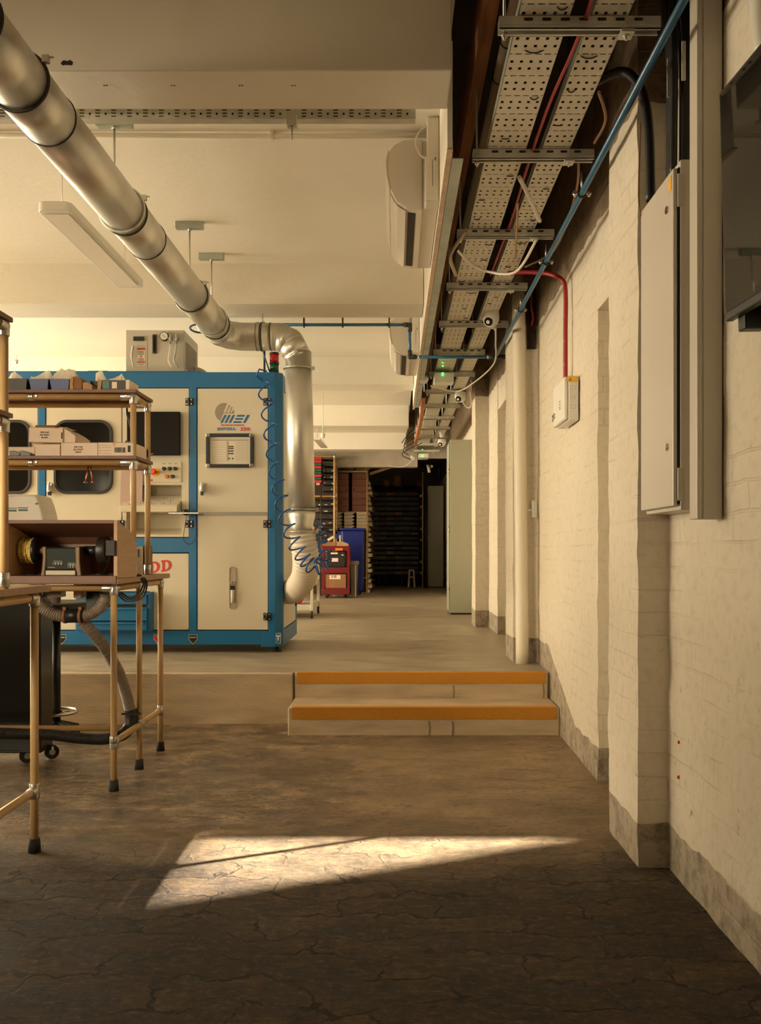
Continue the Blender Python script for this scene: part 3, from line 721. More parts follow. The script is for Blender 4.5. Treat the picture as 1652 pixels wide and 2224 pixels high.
# pendant linear lamp
LP = thing('pendant_light', 'long white pendant light hanging from thin wires by the big duct', 'ceiling light', (-1.667, 4.9, 2.77))
X0, X1, Z0 = WX(78, 4.28), WX(152, 4.28), 2.765
pts = []
for cx, cy, a in ((X1 - .04, 5.52, 0), (X0 + .04, 5.52, 90), (X0 + .04, 4.32, 180), (X1 - .04, 4.32, 270)):
    for i in range(7): t = math.radians(a + 15 * i); pts.append((cx + .04 * math.cos(t), cy + .04 * math.sin(t)))
MB().prism(pts, 'z', Z0, Z0 + .045).build('housing', 'white_plastic', LP, bevel=.004)
MB().box(X0 + .025, X1 - .025, 4.33, 5.5, Z0 - .004, Z0 + .002).build('diffuser', 'diffuser', LP)
for y in (4.4, 5.42):
    MB().cyl(((X0 + X1) / 2, y, Z0 + .045), ((X0 + X1) / 2, y, ZC), .0015, n=6).cyl(((X0 + X1) / 2, y, Z0 + .045), ((X0 + X1) / 2, y, Z0 + .08), .005, n=8).build('suspension_wire', 'steel', LP)
    MB().tube([((X0 + X1) / 2, y, Z0 + .085), (X1 - .02, y, Z0 + .045)], .0015, 6).tube([((X0 + X1) / 2, y, Z0 + .085), (X0 + .02, y, Z0 + .045)], .0015, 6).build('wire_yoke', 'steel', LP)

# ------------------------------------------------------------------ air conditioners on the bulkhead board
def aircon(y0, label):
    A = thing('air_conditioner', label, 'air conditioner', (.1, y0 + .43, 2.70))
    prof = [(.135, 3.03), (.05, 3.025), (.0, 3.0), (-.025, 2.965), (-.034, 2.92), (-.03, 2.86), (-.016, 2.79), (.012, 2.735), (.06, 2.705), (.135, 2.693)]
    MB().prism(prof, 'y', y0, y0 + .87, smooth=False).build('body', 'ac_plastic', A, bevel=.006)
    MB().box(.135, .205, y0 + .004, y0 + .866, 2.70, 3.02).build('back_casing', 'ac_plastic', A, bevel=.003)
    # front cover panel and glossy louvre
    MB().prism([(-.028, 2.975), (-.0395, 2.92), (-.0345, 2.855), (-.0205, 2.787), (-.0145, 2.79), (-.029, 2.86), (-.033, 2.92), (-.022, 2.97)], 'y', y0 - .003, y0 + .873).build('front_panel', 'ac_plastic', A, bevel=.001)
    MB().prism([(-.018, 2.782), (-.002, 2.745), (.018, 2.720), (.055, 2.6985), (.058, 2.703), (.020, 2.726), (.002, 2.75), (-.012, 2.785)], 'y', y0 + .03, y0 + .84).build('louvre_flap', 'ac_gloss', A, bevel=.001)
    MB().prism([(.066, 2.7015), (.103, 2.6965), (.103, 2.6985), (.066, 2.7035)], 'y', y0 + .05, y0 + .82).build('air_outlet', 'rack_far', A)
    return A
aircon(4.10, 'nearer white wall mounted air conditioner, its black outlet slot facing down')
aircon(7.16, 'further white air conditioner behind the blue pipe drop')
for y, lab in ((3.99, 'white plastic pipe cover at the near end of the closer air conditioner'), (7.05, 'white plastic pipe cover at the near end of the further air conditioner')):
    t = thing('pipe_cover', lab, 'trunking', (.18, y, 2.68))
    MB().box(.152, .207, y, y + .09, 2.85, 3.078).build('upper_cover', 'ac_plastic', t, bevel=.006, seg=3)
    MB().box(.142, .207, y - .006, y + .095, 2.69, 2.90).build('lower_cover', 'ac_plastic', t, bevel=.008, seg=3)
    MB().box(.176, .1775, y - .0075, y - .005, 2.76, 2.88).box(.186, .190, y - .0075, y - .005, 2.875, 2.89).build('seam', 'hole_dark', t)
o = MB().tube(smooth([(.16, 4.02, 3.05), (.12, 4.03, 3.03), (.10, 4.03, 2.98), (.12, 4.02, 2.92), (.145, 4.0, 2.89)], 6), .005, 8).build('white_cable', 'cable_white'); tag(o, 'white cable looping out of the pipe cover of the closer air conditioner', 'cable')

# ------------------------------------------------------------------ perforated cable trays on strut brackets
HT = 2.735
def tray(x0, w, m, label, z=HT, y0=1.3, y1=13.5):
    t = thing('cable_tray', label, 'cable tray', (x0, 0, z), 'perforated cable trays')
    MB().box(x0, x0 + w, y0, y1, z, z + .0015).build('tray_base', m, t)
    MB().box(x0, x0 + .0015, y0, y1, z, z + .035).box(x0 + w - .0015, x0 + w, y0, y1, z, z + .035).build('side_flange', 'galv_angle', t)
    return t
TL = tray(.379, .160, 'tray_holes_wide', 'wide white perforated cable tray overhead, nearest the timber joist')
TR = tray(.602, .115, 'tray_holes_narrow', 'narrow white perforated cable tray overhead, nearest the brick wall')
# dark cables lying in the trays
for k in range(7):
    x = .395 + .021 * k; pts = [(x + random.uniform(-.006, .006), y, HT + .014 + random.uniform(0, .006)) for y in [1.3 + .7 * i for i in range(18)]]
    o = MB().tube(smooth(pts, 3), .008, 6).build('power_cable', 'cable_black'); tag(o, 'black cable lying in the wide perforated tray, seen only through its holes', 'cable', 'black cables in the wide tray')
for k in range(4):
    x = .62 + .024 * k; pts = [(x + random.uniform(-.006, .006), y, HT + .014 + random.uniform(0, .006)) for y in [1.3 + .7 * i for i in range(18)]]
    o = MB().tube(smooth(pts, 3), .008, 6).build('power_cable', 'cable_black'); tag(o, 'black cable lying in the narrow perforated tray, seen only through its holes', 'cable', 'black cables in the narrow tray')
# cable ties under the trays
rt = random.Random(3)
for t, x0, w, n in ((TL, .379, .16, 5), (TR, .602, .115, 4)):
    for k in range(15):
        y = 1.95 + .30 * k + rt.uniform(-.1, .1); c = rt.randrange(n - 1); p = w / n
        a = Vector((x0 + p * (c + .5), y, HT + .001)); b = a + Vector((p * rt.choice((1, 1, 2)) if c < n - 2 else p, 0, 0)); dy = rt.choice((-.007, .007)); q = b - a; mid = a + q * .3 + Vector((0, dy, -.005)); md2 = a + q * .7 + Vector((0, dy, -.005))
        MB().tube(smooth([a, mid, md2, b], 5), .0022, 5).build('cable_tie', 'cable_black', t)
ys = [1900 * 1.63 / k for k in (1150, 865, 692, 580, 495, 435, 387)]
stp = ys[1] - ys[0]
y = ys[0]; n = 0; ymax = 15.2
names = ['nearest', 'second', 'third', 'fourth', 'fifth', 'sixth', 'seventh', 'eighth', 'ninth', 'tenth', 'eleventh', 'twelfth', 'thirteenth', 'fourteenth']
src = None
while n < 14:
    s = thing('strut_bracket', names[n] + ' slotted steel strut crossing under the two cable trays, counted from the camera', 'bracket', (.55, y, HT - .03), 'strut brackets under the cable trays')
    x0, x1 = .322, (.815 if n < 5 else .74)
    # channel: two rails and a slotted web
    MB().box(x0, x1, y - .022, y + .020, HT - .006, HT - .003).box(x0, x1, y - .022, y - .019, HT - .042, HT - .006).box(x0, x1, y + .017, y + .020, HT - .042, HT - .006).box(x0, x1, y - .022, y - .012, HT - .042, HT - .039).box(x0, x1, y + .010, y + .020, HT - .042, HT - .039).box(x0, x1, y - .0235, y - .021, HT - .030, HT - .020).build('channel', 'galv', s)
    if n < 6:
        sm = MB(); x = x0 + .075
        while x < x1 - .06: sm.rrect(x, x + .028, HT - .0385, HT - .0295, .0045, y - .0228, y - .0215, 3) if False else sm.rrect(x, x + .028, HT - .018, HT - .009, .0045, y - .0232, y - .0215, 3); x += .056
        sm.build('slots', 'hole_dark', s)
    for xx in (x0 + .018, x1 - .10):
        MB().cyl((xx, y, HT - .065), (xx, y, 3.42), .0045, n=8).cyl((xx, y, HT - .056), (xx, y, HT - .044), .010, n=6).build('threaded_rod', 'steel', s)
    MB().box(x1 - .12, x1 - .08, y - .024, y + .022, HT - .052, HT - .042).build('square_washer', 'galv', s)
    y += stp; n += 1
BRY = [ys[0] + stp * i for i in range(14)]
# red cable between the trays
pts = [(.590, 1.3, HT - .004), (.572, 2.1, HT + .004), (.585, 2.7, HT - .01), (.568, 3.2, HT - .004), (.565, 3.7, HT - .012), (.58, 4.3, HT - .004), (.575, 5.2, HT), (.62, 5.06, HT)]
o = MB().tube(smooth(pts[:7], 8), .006, 8).build('red_cable', 'cable_red'); tag(o, 'red cable hanging along the gap between the two perforated trays', 'cable')
# loose cables
def cable(pts, r, m, label, name='loose_cable', n=8):
    o = MB().tube(smooth(pts, 8), r, n).build(name, m); return tag(o, label, 'cable')
cable([W(1127, 385, 3.75), W(1150, 430, 3.9), W(1172, 480, 4.1)], .010, 'trunk_grey', 'short grey cable slanting from the gap to the narrow tray before the third strut')
cable([W(1165, 520, 4.2), W(1120, 590, 4.5), W(1060, 590, 4.7), W(1020, 570, 4.6), W(995, 546, 4.45)], .007, 'cable_white', 'off white flat cable looping under the wide tray beyond the third strut')
cable([W(1012, 500, 4.30), W(982, 545, 4.6), W(978, 565, 4.7), W(990, 598, 4.9)], .010, 'conduit_brown', 'fat grey-brown cable bulging out beside the wide tray beyond the third strut')
cable([W(1124, 440, 3.9), W(1122, 500, 4.1), W(1118, 560, 4.4)], .005, 'cable_brown', 'thin brown wire hanging down in the gap between the trays')
cable([W(1255, 330, 3.6), W(1250, 420, 4.0), W(1205, 540, 4.8), W(1140, 580, 5.0)], .006, 'cable_brown', 'tan cable sagging beside the narrow tray near the brick wall')
cable([W(1300, 200, 3.1), W(1315, 260, 3.3), W(1290, 310, 3.5)], .006, 'cable_brown', 'tan cable behind the blue pipe over the first pillar')

# ------------------------------------------------------------------ blue compressed air pipe
PZ, PXX = 2.60, .79
bp = thing('air_pipe', 'blue compressed air pipe running along the trays and dropping across to the machine', 'pipe', (PXX, 4, PZ - .02))
def seg(a, b, r=.0125): MB().cyl(a, b, r, n=16).build('pipe_run', 'pipe_blue', bp)
yc = 6.79
seg((PXX, 1.2, PZ), (PXX, yc - .02, PZ)); xa = WX(890, yc)
seg((PXX - .02, yc, PZ), (xa, yc, PZ)); seg((xa, yc, PZ), (xa, yc, 2.85)); seg((xa, yc, 2.85), (WX(560, yc), yc, 2.85))
seg((PXX, yc, PZ), (.885, yc, PZ)); seg((.885, yc, PZ), (.885, yc, 2.80))
def fit(p, q, r=.019): MB().cyl(p, q, r, n=16).build('pipe_fitting', 'duct_dark', bp)
for c, dirs in (((PXX, yc, PZ), ((-.05, 0, 0), (.05, 0, 0), (0, -.05, 0))), ((xa, yc, PZ), ((.05, 0, 0), (0, 0, .05))), ((xa, yc, 2.85), ((-.05, 0, 0), (0, 0, -.05))), ((.885, yc, PZ), ((-.05, 0, 0), (0, 0, .05)))):
    mb = MB()
    for d in dirs: mb.cyl(c, Vector(c) + Vector(d), .018, n=14)
    mb.sphere(c, .019).build('pipe_fitting', 'duct_dark', bp)
for x in (xa + .06, PXX - .065, PXX - .02, PXX + .06): MB().cyl((x, yc, PZ), (x + .012, yc, PZ), .016, n=14).build('pipe_collar', 'steel', bp)
for y in (BRY[1] + .10, BRY[3] + .10, BRY[2] + .08):
    r = MB().torus((PXX, y, PZ), (0, 1, 0), .016, .004, 20, 6).build('pipe_clip', 'duct_dark', bp)
    MB().box(PXX - .04, PXX - .016, y - .006, y + .006, PZ - .003, PZ + .003).box(PXX + .016, PXX + .04, y - .006, y + .006, PZ - .003, PZ + .003).cyl((PXX - .03, y, PZ - .012), (PXX - .03, y, PZ + .012), .006, n=6).cyl((PXX + .03, y, PZ - .012), (PXX + .03, y, PZ + .012), .006, n=6).cyl((PXX, y, PZ + .02), (PXX, y, PZ + .09), .004, n=6).build('clip_bolts', 'steel', r)
for px in (660, 744, 845): MB().box(WX(px, yc) - .006, WX(px, yc) + .006, yc - .02, yc + .02, 2.83, 3.08).build('pipe_clip', 'duct_dark', bp)
o = MB().tube(smooth([(WX(560, yc), yc, 2.85), W(500, 702, 6.7), W(450, 703, 6.6), W(420, 706, 6.5), W(413, 714, 6.45), W(430, 722, 6.5), W(470, 722, 6.6)], 8), .007, 10).build('air_hose', 'pipe_blue'); tag(o, 'blue air hose curling out behind the big duct from the blue pipe', 'hose')
o = MB().tube(smooth([W(560, 700, 6.8), W(572, 765, 6.72), W(583, 800, 6.7), W(588, 812, 6.9)], 8), .006, 10).build('air_hose', 'pipe_blue'); tag(o, 'short blue air hose dropping behind the duct elbow to the signal tower', 'hose')
o = MB().tube(smooth([W(573, 700, 6.75), W(574, 760, 6.72), W(574, 812, 6.72)], 4), .008, 10).build('machine_cable', 'cable_black'); tag(o, 'black cable dropping from the ceiling to the machine top beside the signal tower', 'cable')
# ------------------------------------------------------------------ black supply cables feeding the enclosure
for k in range(9):
    x = .868 + .0085 * k; y = 2.70 + .035 * (k % 5) + .02; r = .011 + .003 * (k % 3)
    top = [(x - .12 - .03 * (k % 4), y + .35, 3.25), (x - .05, y + .22, 3.1), (x - .012, y + .08, 2.95)] if k % 2 else [(x - .02, y + .1, 3.4), (x - .01, y + .05, 3.1)]
    o = MB().tube(smooth(top + [(x, y, 2.7), (x + .002, y, 2.45), (x, y, 2.27)], 6), r, 10).build('supply_cable', 'cable_black')
    tag(o, 'thick black supply cable in the bundle dropping into the grey electrical enclosure', 'cable', 'black supply cables above the enclosure')
o = MB().tube(smooth([(.70, 3.2, 2.79), (.76, 3.12, 2.79), (.80, 3.02, 2.75), (.835, 2.96, 2.66), (.853, 2.93, 2.52), (.860, 2.93, 2.27)], 8), .016, 12).build('supply_cable', 'cable_black'); tag(o, 'fat black cable arching from the narrow tray down over the first pillar into the enclosure', 'cable')
for k, (x, y) in enumerate(((.874, 2.735), (.862, 2.76), (.888, 2.70))):
    o = MB().box(x - .006, x + .006, y - .02, y - .016, 2.50 + .02 * k, 2.62 + .02 * k).build('cable_tag', 'cable_white'); tag(o, 'white ribbed marker strip on the black supply cables', 'cable tag', 'marker strips on the supply cables')
o = MB().tube(smooth([(.842, 2.99, 2.56), (.838, 2.99, 2.42), (.835, 2.985, 2.30), (.842, 2.985, 2.24)], 6), .003, 6).build('earth_wire', 'cable_brown'); tag(o, 'thin copper coloured wire hanging beside the black supply cables', 'wire')

# ------------------------------------------------------------------ dome cameras and little devices under the trays
def dome(p, s, label):
    d = thing('dome_camera', label, 'security camera', (p.x, p.y, p.z), 'dome cameras under the trays')
    MB().cyl(p + Vector((0, 0, .02 * s)), p + Vector((0, 0, .03 * s)), .058 * s, n=28).build('base_ring', 'black_plastic', d)
    prof = [(.055, .02), (.058, -.01), (.056, -.035), (.046, -.062), (.028, -.08), (.001, -.086)]
    mb = MB(); n = 28; vs = [p + Vector((r * s * math.cos(2 * PI * j / n), r * s * math.sin(2 * PI * j / n), h * s)) for r, h in prof for j in range(n)]
    mb.add(vs, [(i * n + j, i * n + (j + 1) % n, (i + 1) * n + (j + 1) % n, (i + 1) * n + j) for i in range(len(prof) - 1) for j in range(n)], True).build('housing', 'white_plastic', d)
    ax = Vector((-.45, -.72, -.52)).normalized(); c = p + Vector((0, 0, -.03 * s)) + ax * .034 * s
    MB().cyl(c, c + ax * .022 * s, .034 * s, .028 * s, n=24).build('lens_cover', 'lens_black', d)
    MB().cyl(c + ax * .0222 * s, c + ax * .026 * s, .013 * s, n=16).build('lens', 'white_plastic', d)
    return d
dome(W(1066, 684, 6.05), 1.0, 'white dome camera with black lens hanging under the narrow tray before the blue cross pipe')
dome(W(999, 856, 8.9), 1.0, 'white dome camera under the trays just beyond the white relay box')
dome(W(959, 957, 12.2), 1.0, 'white dome camera over the nearer green locker')
cable([W(1076, 712, 6.1), W(1076, 745, 6.3), W(1072, 790, 6.9), W(1030, 830, 7.6), W(990, 850, 8.0), W(935, 838, 7.9)], .006, 'cable_white', 'white cable running from the nearer dome camera along to the round detector')
cable([W(1020, 850, 8.6), W(1023, 880, 8.8), W(1014, 885, 8.9), W(1004, 872, 8.95)], .006, 'cable_white', 'white cable looping beside the dome camera that hangs beyond the white relay box')
o = thing('relay_box', 'white relay box with green lights fixed under the wide tray', 'control box', W(964, 825, 7.9))
p = W(964, 822, 7.9); MB().box(p.x - .09, p.x + .085, 7.85, 8.0, p.z - .045, p.z + .045).build('casing', 'white_plastic', o, bevel=.004)
for py in (812, 816): MB().sphere(W(961, py - 2, 7.845), .006, 8, 6).build('green_light', 'led_green', o)
o = MB().sphere(W(961, 795, 7.5), .006, 8, 6).sphere(W(961, 788, 7.48), .005, 8, 6).build('indicator_light', 'led_green'); tag(o, 'green indicator light shining under the wide tray before the white relay box', 'indicator light')
def detector(p, label):
    d = thing('smoke_detector', label, 'detector', p)
    ax = Vector((-.2, -.75, -.63)).normalized()
    MB().cyl(p, p + ax * .035, .042, .038, n=24).build('body', 'white_plastic', d, bevel=.003)
    MB().cyl(p + ax * .0352, p + ax * .0375, .03, n=24).build('face', 'trunk_grey', d)
detector(W(921, 822, 8.0), 'round white detector at the end of the ceiling board beside the second air conditioner')
detector(W(896, 993, 15.0), 'small round white detector far along at the dark store')
o = thing('relay_box', 'small far white relay box with green lights under the tray end', 'control box', W(918, 990, 14.6)); p = W(918, 990, 14.6)
MB().box(p.x - .07, p.x + .09, 14.55, 14.9, p.z - .035, p.z + .035).build('casing', 'white_plastic', o, bevel=.004)
for py in (977, 990): MB().sphere(W(917, py, 14.54), .010, 8, 6).build('green_light', 'led_green', o)
cable([W(894, 1000, 15.0), W(880, 1012, 15.2), W(860, 1014, 15.4), W(845, 1011, 15.5)], .008, 'cable_white', 'thin cable drooping from the far detector to the dark bulkhead')
for px, py, Y, lab in ((958, 938, 11.6, 'pale spotlight tilted under the trays above the nearer green locker'), (931, 1018, 16.2, 'pale spotlight under the last struts in the dark store')):
    o = thing('spotlight', lab, 'spotlight', W(px, py, Y)); p = W(px, py, Y)
    MB().tube([p + Vector((-.02, 0, .07)), p + Vector((.01, 0, -.07))], [.03, .025], 14).build('lamp_body', 'white_plastic', o)
    MB().sphere(p + Vector((.05, .05, .05)), .03, 12, 8).build('junction', 'white_plastic', o)
for k in range(5):
    cable([W(900 + 4 * k, 930 + 8 * k, 12.2 + .2 * k), W(885 - 3 * k, 945 + 10 * k, 12.1), W(872 + 5 * k, 962 + 9 * k, 12.0)], .006, 'cable_black', 'black cable end sticking out of the far roof void past the beams')['group'] = 'black cable ends at the far roof void'
# ------------------------------------------------------------------ the blue lens machine
YM = 6.65; S = F / YM
def mx(px): return (px - 855) / S
def mz(py): return 1.1 - (py - 1195) / S
XR = mx(612)
K = thing('polishing_machine', 'large blue framed cream panelled lens machine on the raised floor', 'machine', (-2.1, 7.1, UP))
XL = -3.35
# core and frame
MB().box(XL + .02, XR - .03, YM + .18, 7.66, mz(1395), mz(815)).build('core', 'machine_cream', K)
f = MB()
f.box(XL, XR - .05, YM, YM + .08, mz(842), mz(808))                        # top rail
f.box(XL, XR - .16, YM, YM + .08, mz(1400), mz(1370))                      # bottom rail
f.box(XR - .16, XR - .05, YM, YM + .08, mz(1405), mz(1370))
f.box(mx(583), XR - .05, YM, YM + .08, mz(1371), mz(841))                  # right post front
f.prism([(XR - .051, YM), (XR, YM + .06), (XR, YM + .12), (XR - .051, YM + .12)], 'z', mz(1405), mz(808))
f.box(mx(411), mx(427), YM, YM + .08, mz(1371), mz(841))
f.box(mx(83), mx(98.5), YM, YM + .08, mz(1371), mz(841))
f.box(XL, mx(411.5), YM, YM + .08, mz(1200), mz(1168))
f.box(XL, XR - .02, 7.6, 7.68, mz(1400), mz(812)); f.box(XL, XL + .05, YM, 7.68, mz(1400), mz(810))
f.box(XR - .04, XR, YM + .1, 7.68, mz(842), mz(808)); f.box(XR - .04, XR, YM + .1, 7.68, mz(1405), mz(1370)); f.box(XR - .04, XR, 7.60, 7.68, mz(1371), mz(841))
f.build('frame', 'machine_blue', K, bevel=.003)
MB().box(XL, XR - .01, YM + .05, 7.66, mz(812), mz(807)).build('top_plate', 'machine_blue', K)
t = MB().box(XL, mx(430), YM + .08, 7.5, mz(808), mz(801)).box(mx(180), mx(225), YM + .1, 7.3, mz(803), mz(799)).build('top_cover', 'machine_blue', K, bevel=.004)
# right side panel
sp = MB().box(XR - .012, XR - .002, YM + .14, 7.59, mz(1368), mz(844)).build('side_panel', 'machine_cream', K, bevel=.003)
v = MB()
for z in range(4): v.box(XR - .003, XR + .006, 7.28, 7.40, .66 + z * .025, .672 + z * .025)
v.build('vent', 'machine_cream', sp, bevel=.002)
MB().box(XR - .003, XR + .012, 7.55, 7.585, .62, .70).build('latch', 'black_plastic', K)
MB().cyl((XR - .002, 7.0, WZ(1286, 6.9)), (XR + .02, 7.0, WZ(1286, 6.9)), .098, n=36).build('hose_flange', 'hose_white', K)
# doors and panels (thin gap shows dark behind)
MB().box(mx(84), mx(273), YM + .03, YM + .038, mz(1371), mz(841)).box(mx(395), mx(583.5), YM + .03, YM + .038, mz(1371), mz(841)).box(mx(273), mx(395), YM + .03, YM + .038, mz(1371), mz(1162)).box(mx(273), mx(395), YM + .03, YM + .038, mz(1052), mz(841)).build('gap_lining', 'black_plastic', K)
def panel(name, x0, x1, y0, y1, yo=.004, par=K): return MB().box(mx(x0), mx(x1), YM + yo, YM + .03, mz(y1), mz(y0)).build(name, 'machine_cream', par, bevel=.003)
rd = panel('door', 428.5, 581.5, 843.5, 1368)
MB().box(mx(428.5), mx(581.5), YM + .001, YM + .006, mz(1120), mz(1112)).build('grey_strip', 'grey_strip', rd)
wd = panel('door', 100, 263.5, 843.5, 1166); wl = panel('door', -60, 81.5, 843.5, 1166)
lp = panel('lower_panel', 100, 409.5, 1202.5, 1368)
ll = panel('lower_panel', -60, 81.5, 1202.5, 1368)
# control panel with keyboard recess: built as a surround
cp = MB()
cp.box(mx(265.5), mx(409.5), YM + .004, YM + .03, mz(1053), mz(843.5)); cp.box(mx(265.5), mx(274), YM + .004, YM + .03, mz(1166), mz(1053)); cp.box(mx(394), mx(409.5), YM + .004, YM + .03, mz(1166), mz(1053)); cp.box(mx(274), mx(394), YM + .004, YM + .03, mz(1166), mz(1161))
cpo = cp.build('control_panel', 'machine_cream', K)
rc = MB(); xa, xb, za, zb, yb = mx(274), mx(394), mz(1161), mz(1053), YM + .16
rc.add([(xa, YM + .03, za), (xb, YM + .03, za), (xb, YM + .03, zb), (xa, YM + .03, zb), (xa + .02, yb, za + .05), (xb - .012, yb, za + .05), (xb - .012, yb, zb), (xa + .02, yb, zb)], [(4, 5, 6, 7), (0, 1, 5, 4), (1, 2, 6, 5), (2, 3, 7, 6), (3, 0, 4, 7)])
rc.build('recess', 'machine_cream', K)
# windows with rubber gaskets
def window(x0, x1, y0, y1, par, nm='window_pane'):
    MB().rrect(mx(x0), mx(x1), mz(y1), mz(y0), .10, YM + .001, YM + .0035, 8).build(nm, 'dark_glass', par)
    MB().rframe(mx(x0), mx(x1), mz(y1), mz(y0), .10, .022, YM - .010, YM + .004, 8).build('rubber_gasket', 'gasket', par, bevel=.003)
window(117, 245, 912, 1073, wd); window(-50, 68, 912, 1073, wl)
def handle(px, py, par):
    x, z = mx(px), mz(py)
    MB().rrect(x - .014, x + .014, z - .03, z + .045, .012, YM - .012, YM + .004).obox((x - .004, YM - .028, z + .0), (.02, .03, .05)).cyl((x, YM - .045, z - .012), (x + .002, YM - .04, z + .05), .009, n=12).build('handle', 'chrome', par, bevel=.002)
    MB().box(x - .008, x + .01, YM - .04, YM - .012, z - .05, z - .02).build('handle_tip', 'black_plastic', par)
handle(440, 1062, rd); handle(110.5, 1062, wd)
for px, py in ((411, 873), (580, 873), (411, 1138), (580, 1138), (580, 1339), (262, 1138)):
    h = MB().box(mx(px - 8), mx(px + 8), YM - .010, YM + .002, mz(py + 8), mz(py - 8)).cyl((mx(px), YM - .012, mz(py + 8)), (mx(px), YM - .012, mz(py - 8)), .007, n=10).build('hinge', 'black_plastic', K, bevel=.002)
    s = MB()
    for dx in (-4.8, 4.8):
        for dz in (-4.8, 4.8): s.cyl((mx(px + dx), YM - .013, mz(py + dz)), (mx(px + dx), YM - .009, mz(py + dz)), .006, n=10)
    s.build('screws', 'steel', h)
# monitor
mo = MB().box(mx(279), mx(393.5), YM - .045, YM - .012, mz(990), mz(896)).build('monitor', 'screen_matte', K, bevel=.004)
MB().box(mx(281.5), mx(391), YM - .0465, YM - .044, mz(984), mz(899)).build('monitor_screen', 'screen_matte', mo)
MB().box(mx(300), mx(370), YM - .015, YM + .006, mz(970), mz(915)).build('monitor_mount', 'black_plastic', mo)
text('monitor_lettering', 'acer', .014, (mx(333), YM - .047, mz(987)), 'enclosure_grey', mo, bold=.0004)
# button plate
bp_ = MB().box(mx(270), mx(394), YM - .002, YM + .005, mz(1048), mz(1003)).build('button_plate', 'machine_cream', K, bevel=.002)
def knob(px, py, r, m, d=.02, par=None):
    x, z = mx(px), mz(py); return MB().cyl((x, YM - d, z), (x, YM, z), r * .92, r, n=20).build('push_button', m, bp_, bevel=.002)
MB().cyl((mx(338), YM - .004, mz(1026)), (mx(338), YM, mz(1026)), .033, n=28).build('yellow_disc', 'yellow_ring', bp_)
MB().cyl((mx(334.5), YM - .05, mz(1025)), (mx(336), YM - .03, mz(1025.5)), .023, .024, n=24).cyl((mx(336), YM - .03, mz(1025.5)), (mx(338), YM, mz(1026)), .012, n=14).build('emergency_stop', 'red_button', bp_, bevel=.004)
for px, py in ((356.5, 1018), (369, 1018), (381, 1018), (375.5, 1035)): knob(px, py, .0145, 'black_plastic')
knob(362, 1035, .0155, 'orange_button')
tx = MB()
for px in (356, 369, 382): tx.box(mx(px - 3.5), mx(px + 3.5), YM - .003, YM - .0021, mz(1007.6), mz(1006.6))
tx.build('button_lettering', 'ink', bp_)
MB().box(mx(325), mx(332), YM - .003, YM - .0021, mz(1045), mz(1041)).build('red_badge', 'sign_red', bp_)
for px in (298, 336, 391):
    for py in (1005, 1046): MB().cyl((mx(px), YM - .004, mz(py)), (mx(px), YM - .001, mz(py)), .003, n=8).build('screw', 'steel', bp_)
# keyboard ledge
kb = MB().prism([(YM - .11, mz(1113)), (YM - .11, mz(1100)), (YM + .14, mz(1072)), (YM + .14, mz(1113))], 'x', mx(270), mx(392)).build('keyboard_ledge', 'machine_cream', K, bevel=.003)
k = MB(); sl = (mz(1072) - mz(1100)) / .25
for r in range(5):
    yy = YM - .08 + .036 * r
    for c in range(15):
        x = mx(287) + c * .0205 + (.006 if r % 2 else 0); zz = mz(1100) + (yy - YM + .11) * sl
        k.obox((x, yy, zz + .003), (.015, .022, .006), (math.atan(sl), 0, 0))
k.build('keyboard', 'enclosure_grey', kb)
MB().box(mx(283), mx(379), YM + .095, YM + .105, mz(1100) + .205 * sl - .004, mz(1100) + .205 * sl + .005).build('key_strip', 'machine_shadow', kb)
pk = MB().prism([(YM - .035, mz(1098)), (YM - .006, mz(1015)), (YM - .005, mz(1015)), (YM - .034, mz(1098))], 'x', mx(264), mx(311)).build('notice_sheet', 'paper_pink')
tag(pk, 'pinkish paper sheet standing in front of the machine control panel', 'paper sheet')
shelf = MB().rrect(mx(378), mx(441), mz(1117.5), mz(1115), .002, YM - .16, YM + .01).build('mouse_shelf', 'steel', K)
mo_ = MB().sphere((mx(410), YM - .09, mz(1115) + .004), .026, 18, 10, (1.1, 1.8, .95)).build('computer_mouse', 'black_plastic'); tag(mo_, 'black computer mouse on the small steel shelf of the blue machine', 'mouse')
o = MB().tube(smooth([(mx(402), YM - .05, mz(1112)), (mx(394), YM - .02, mz(1105))], 6), .002, 6).tube(smooth([(mx(407), YM - .02, mz(1118)), (mx(402), YM - .025, mz(1150)), (mx(400), YM - .025, mz(1172)), (mx(413), YM - .03, mz(1182)), (mx(425), YM - .025, mz(1170)), (mx(427), YM - .02, mz(1140)), (mx(425), YM - .02, mz(1118))], 8), .0022, 6).build('mouse_cable', 'cable_black'); tag(o, 'thin black mouse cord looping below the small steel shelf', 'cord')
# drawer box at the bottom
db = MB().box(mx(172), mx(334), YM - .085, YM + .004, mz(1369), mz(1285)).build('drawer_box', 'machine_blue', K, bevel=.004)
MB().box(mx(174), mx(331.5), YM - .087, YM - .084, mz(1283), mz(1285)).build('drawer_shadow_gap', 'black_plastic', db)
for y0, y1 in ((1289, 1311), (1318, 1346), (1349, 1366)):
    d = MB().box(mx(176), mx(327), YM - .105, YM - .083, mz(y1), mz(y0)).build('drawer', 'machine_blue', db, bevel=.004)
    MB().box(mx(180), mx(322), YM - .118, YM - .10, mz(y0 + 4), mz(y0 + 1)).build('drawer_pull', 'machine_blue', d, bevel=.002)
for y in (1314, 1347.5): MB().box(mx(176), mx(325), YM - .0865, YM - .084, mz(y + 3), mz(y - 2.5)).build('drawer_gap', 'black_plastic', db)
for px, py in ((405, 1207), (405, 1364)): MB().cyl((mx(px), YM, mz(py)), (mx(px), YM + .006, mz(py)), .005, n=8).build('screw', 'steel', lp)
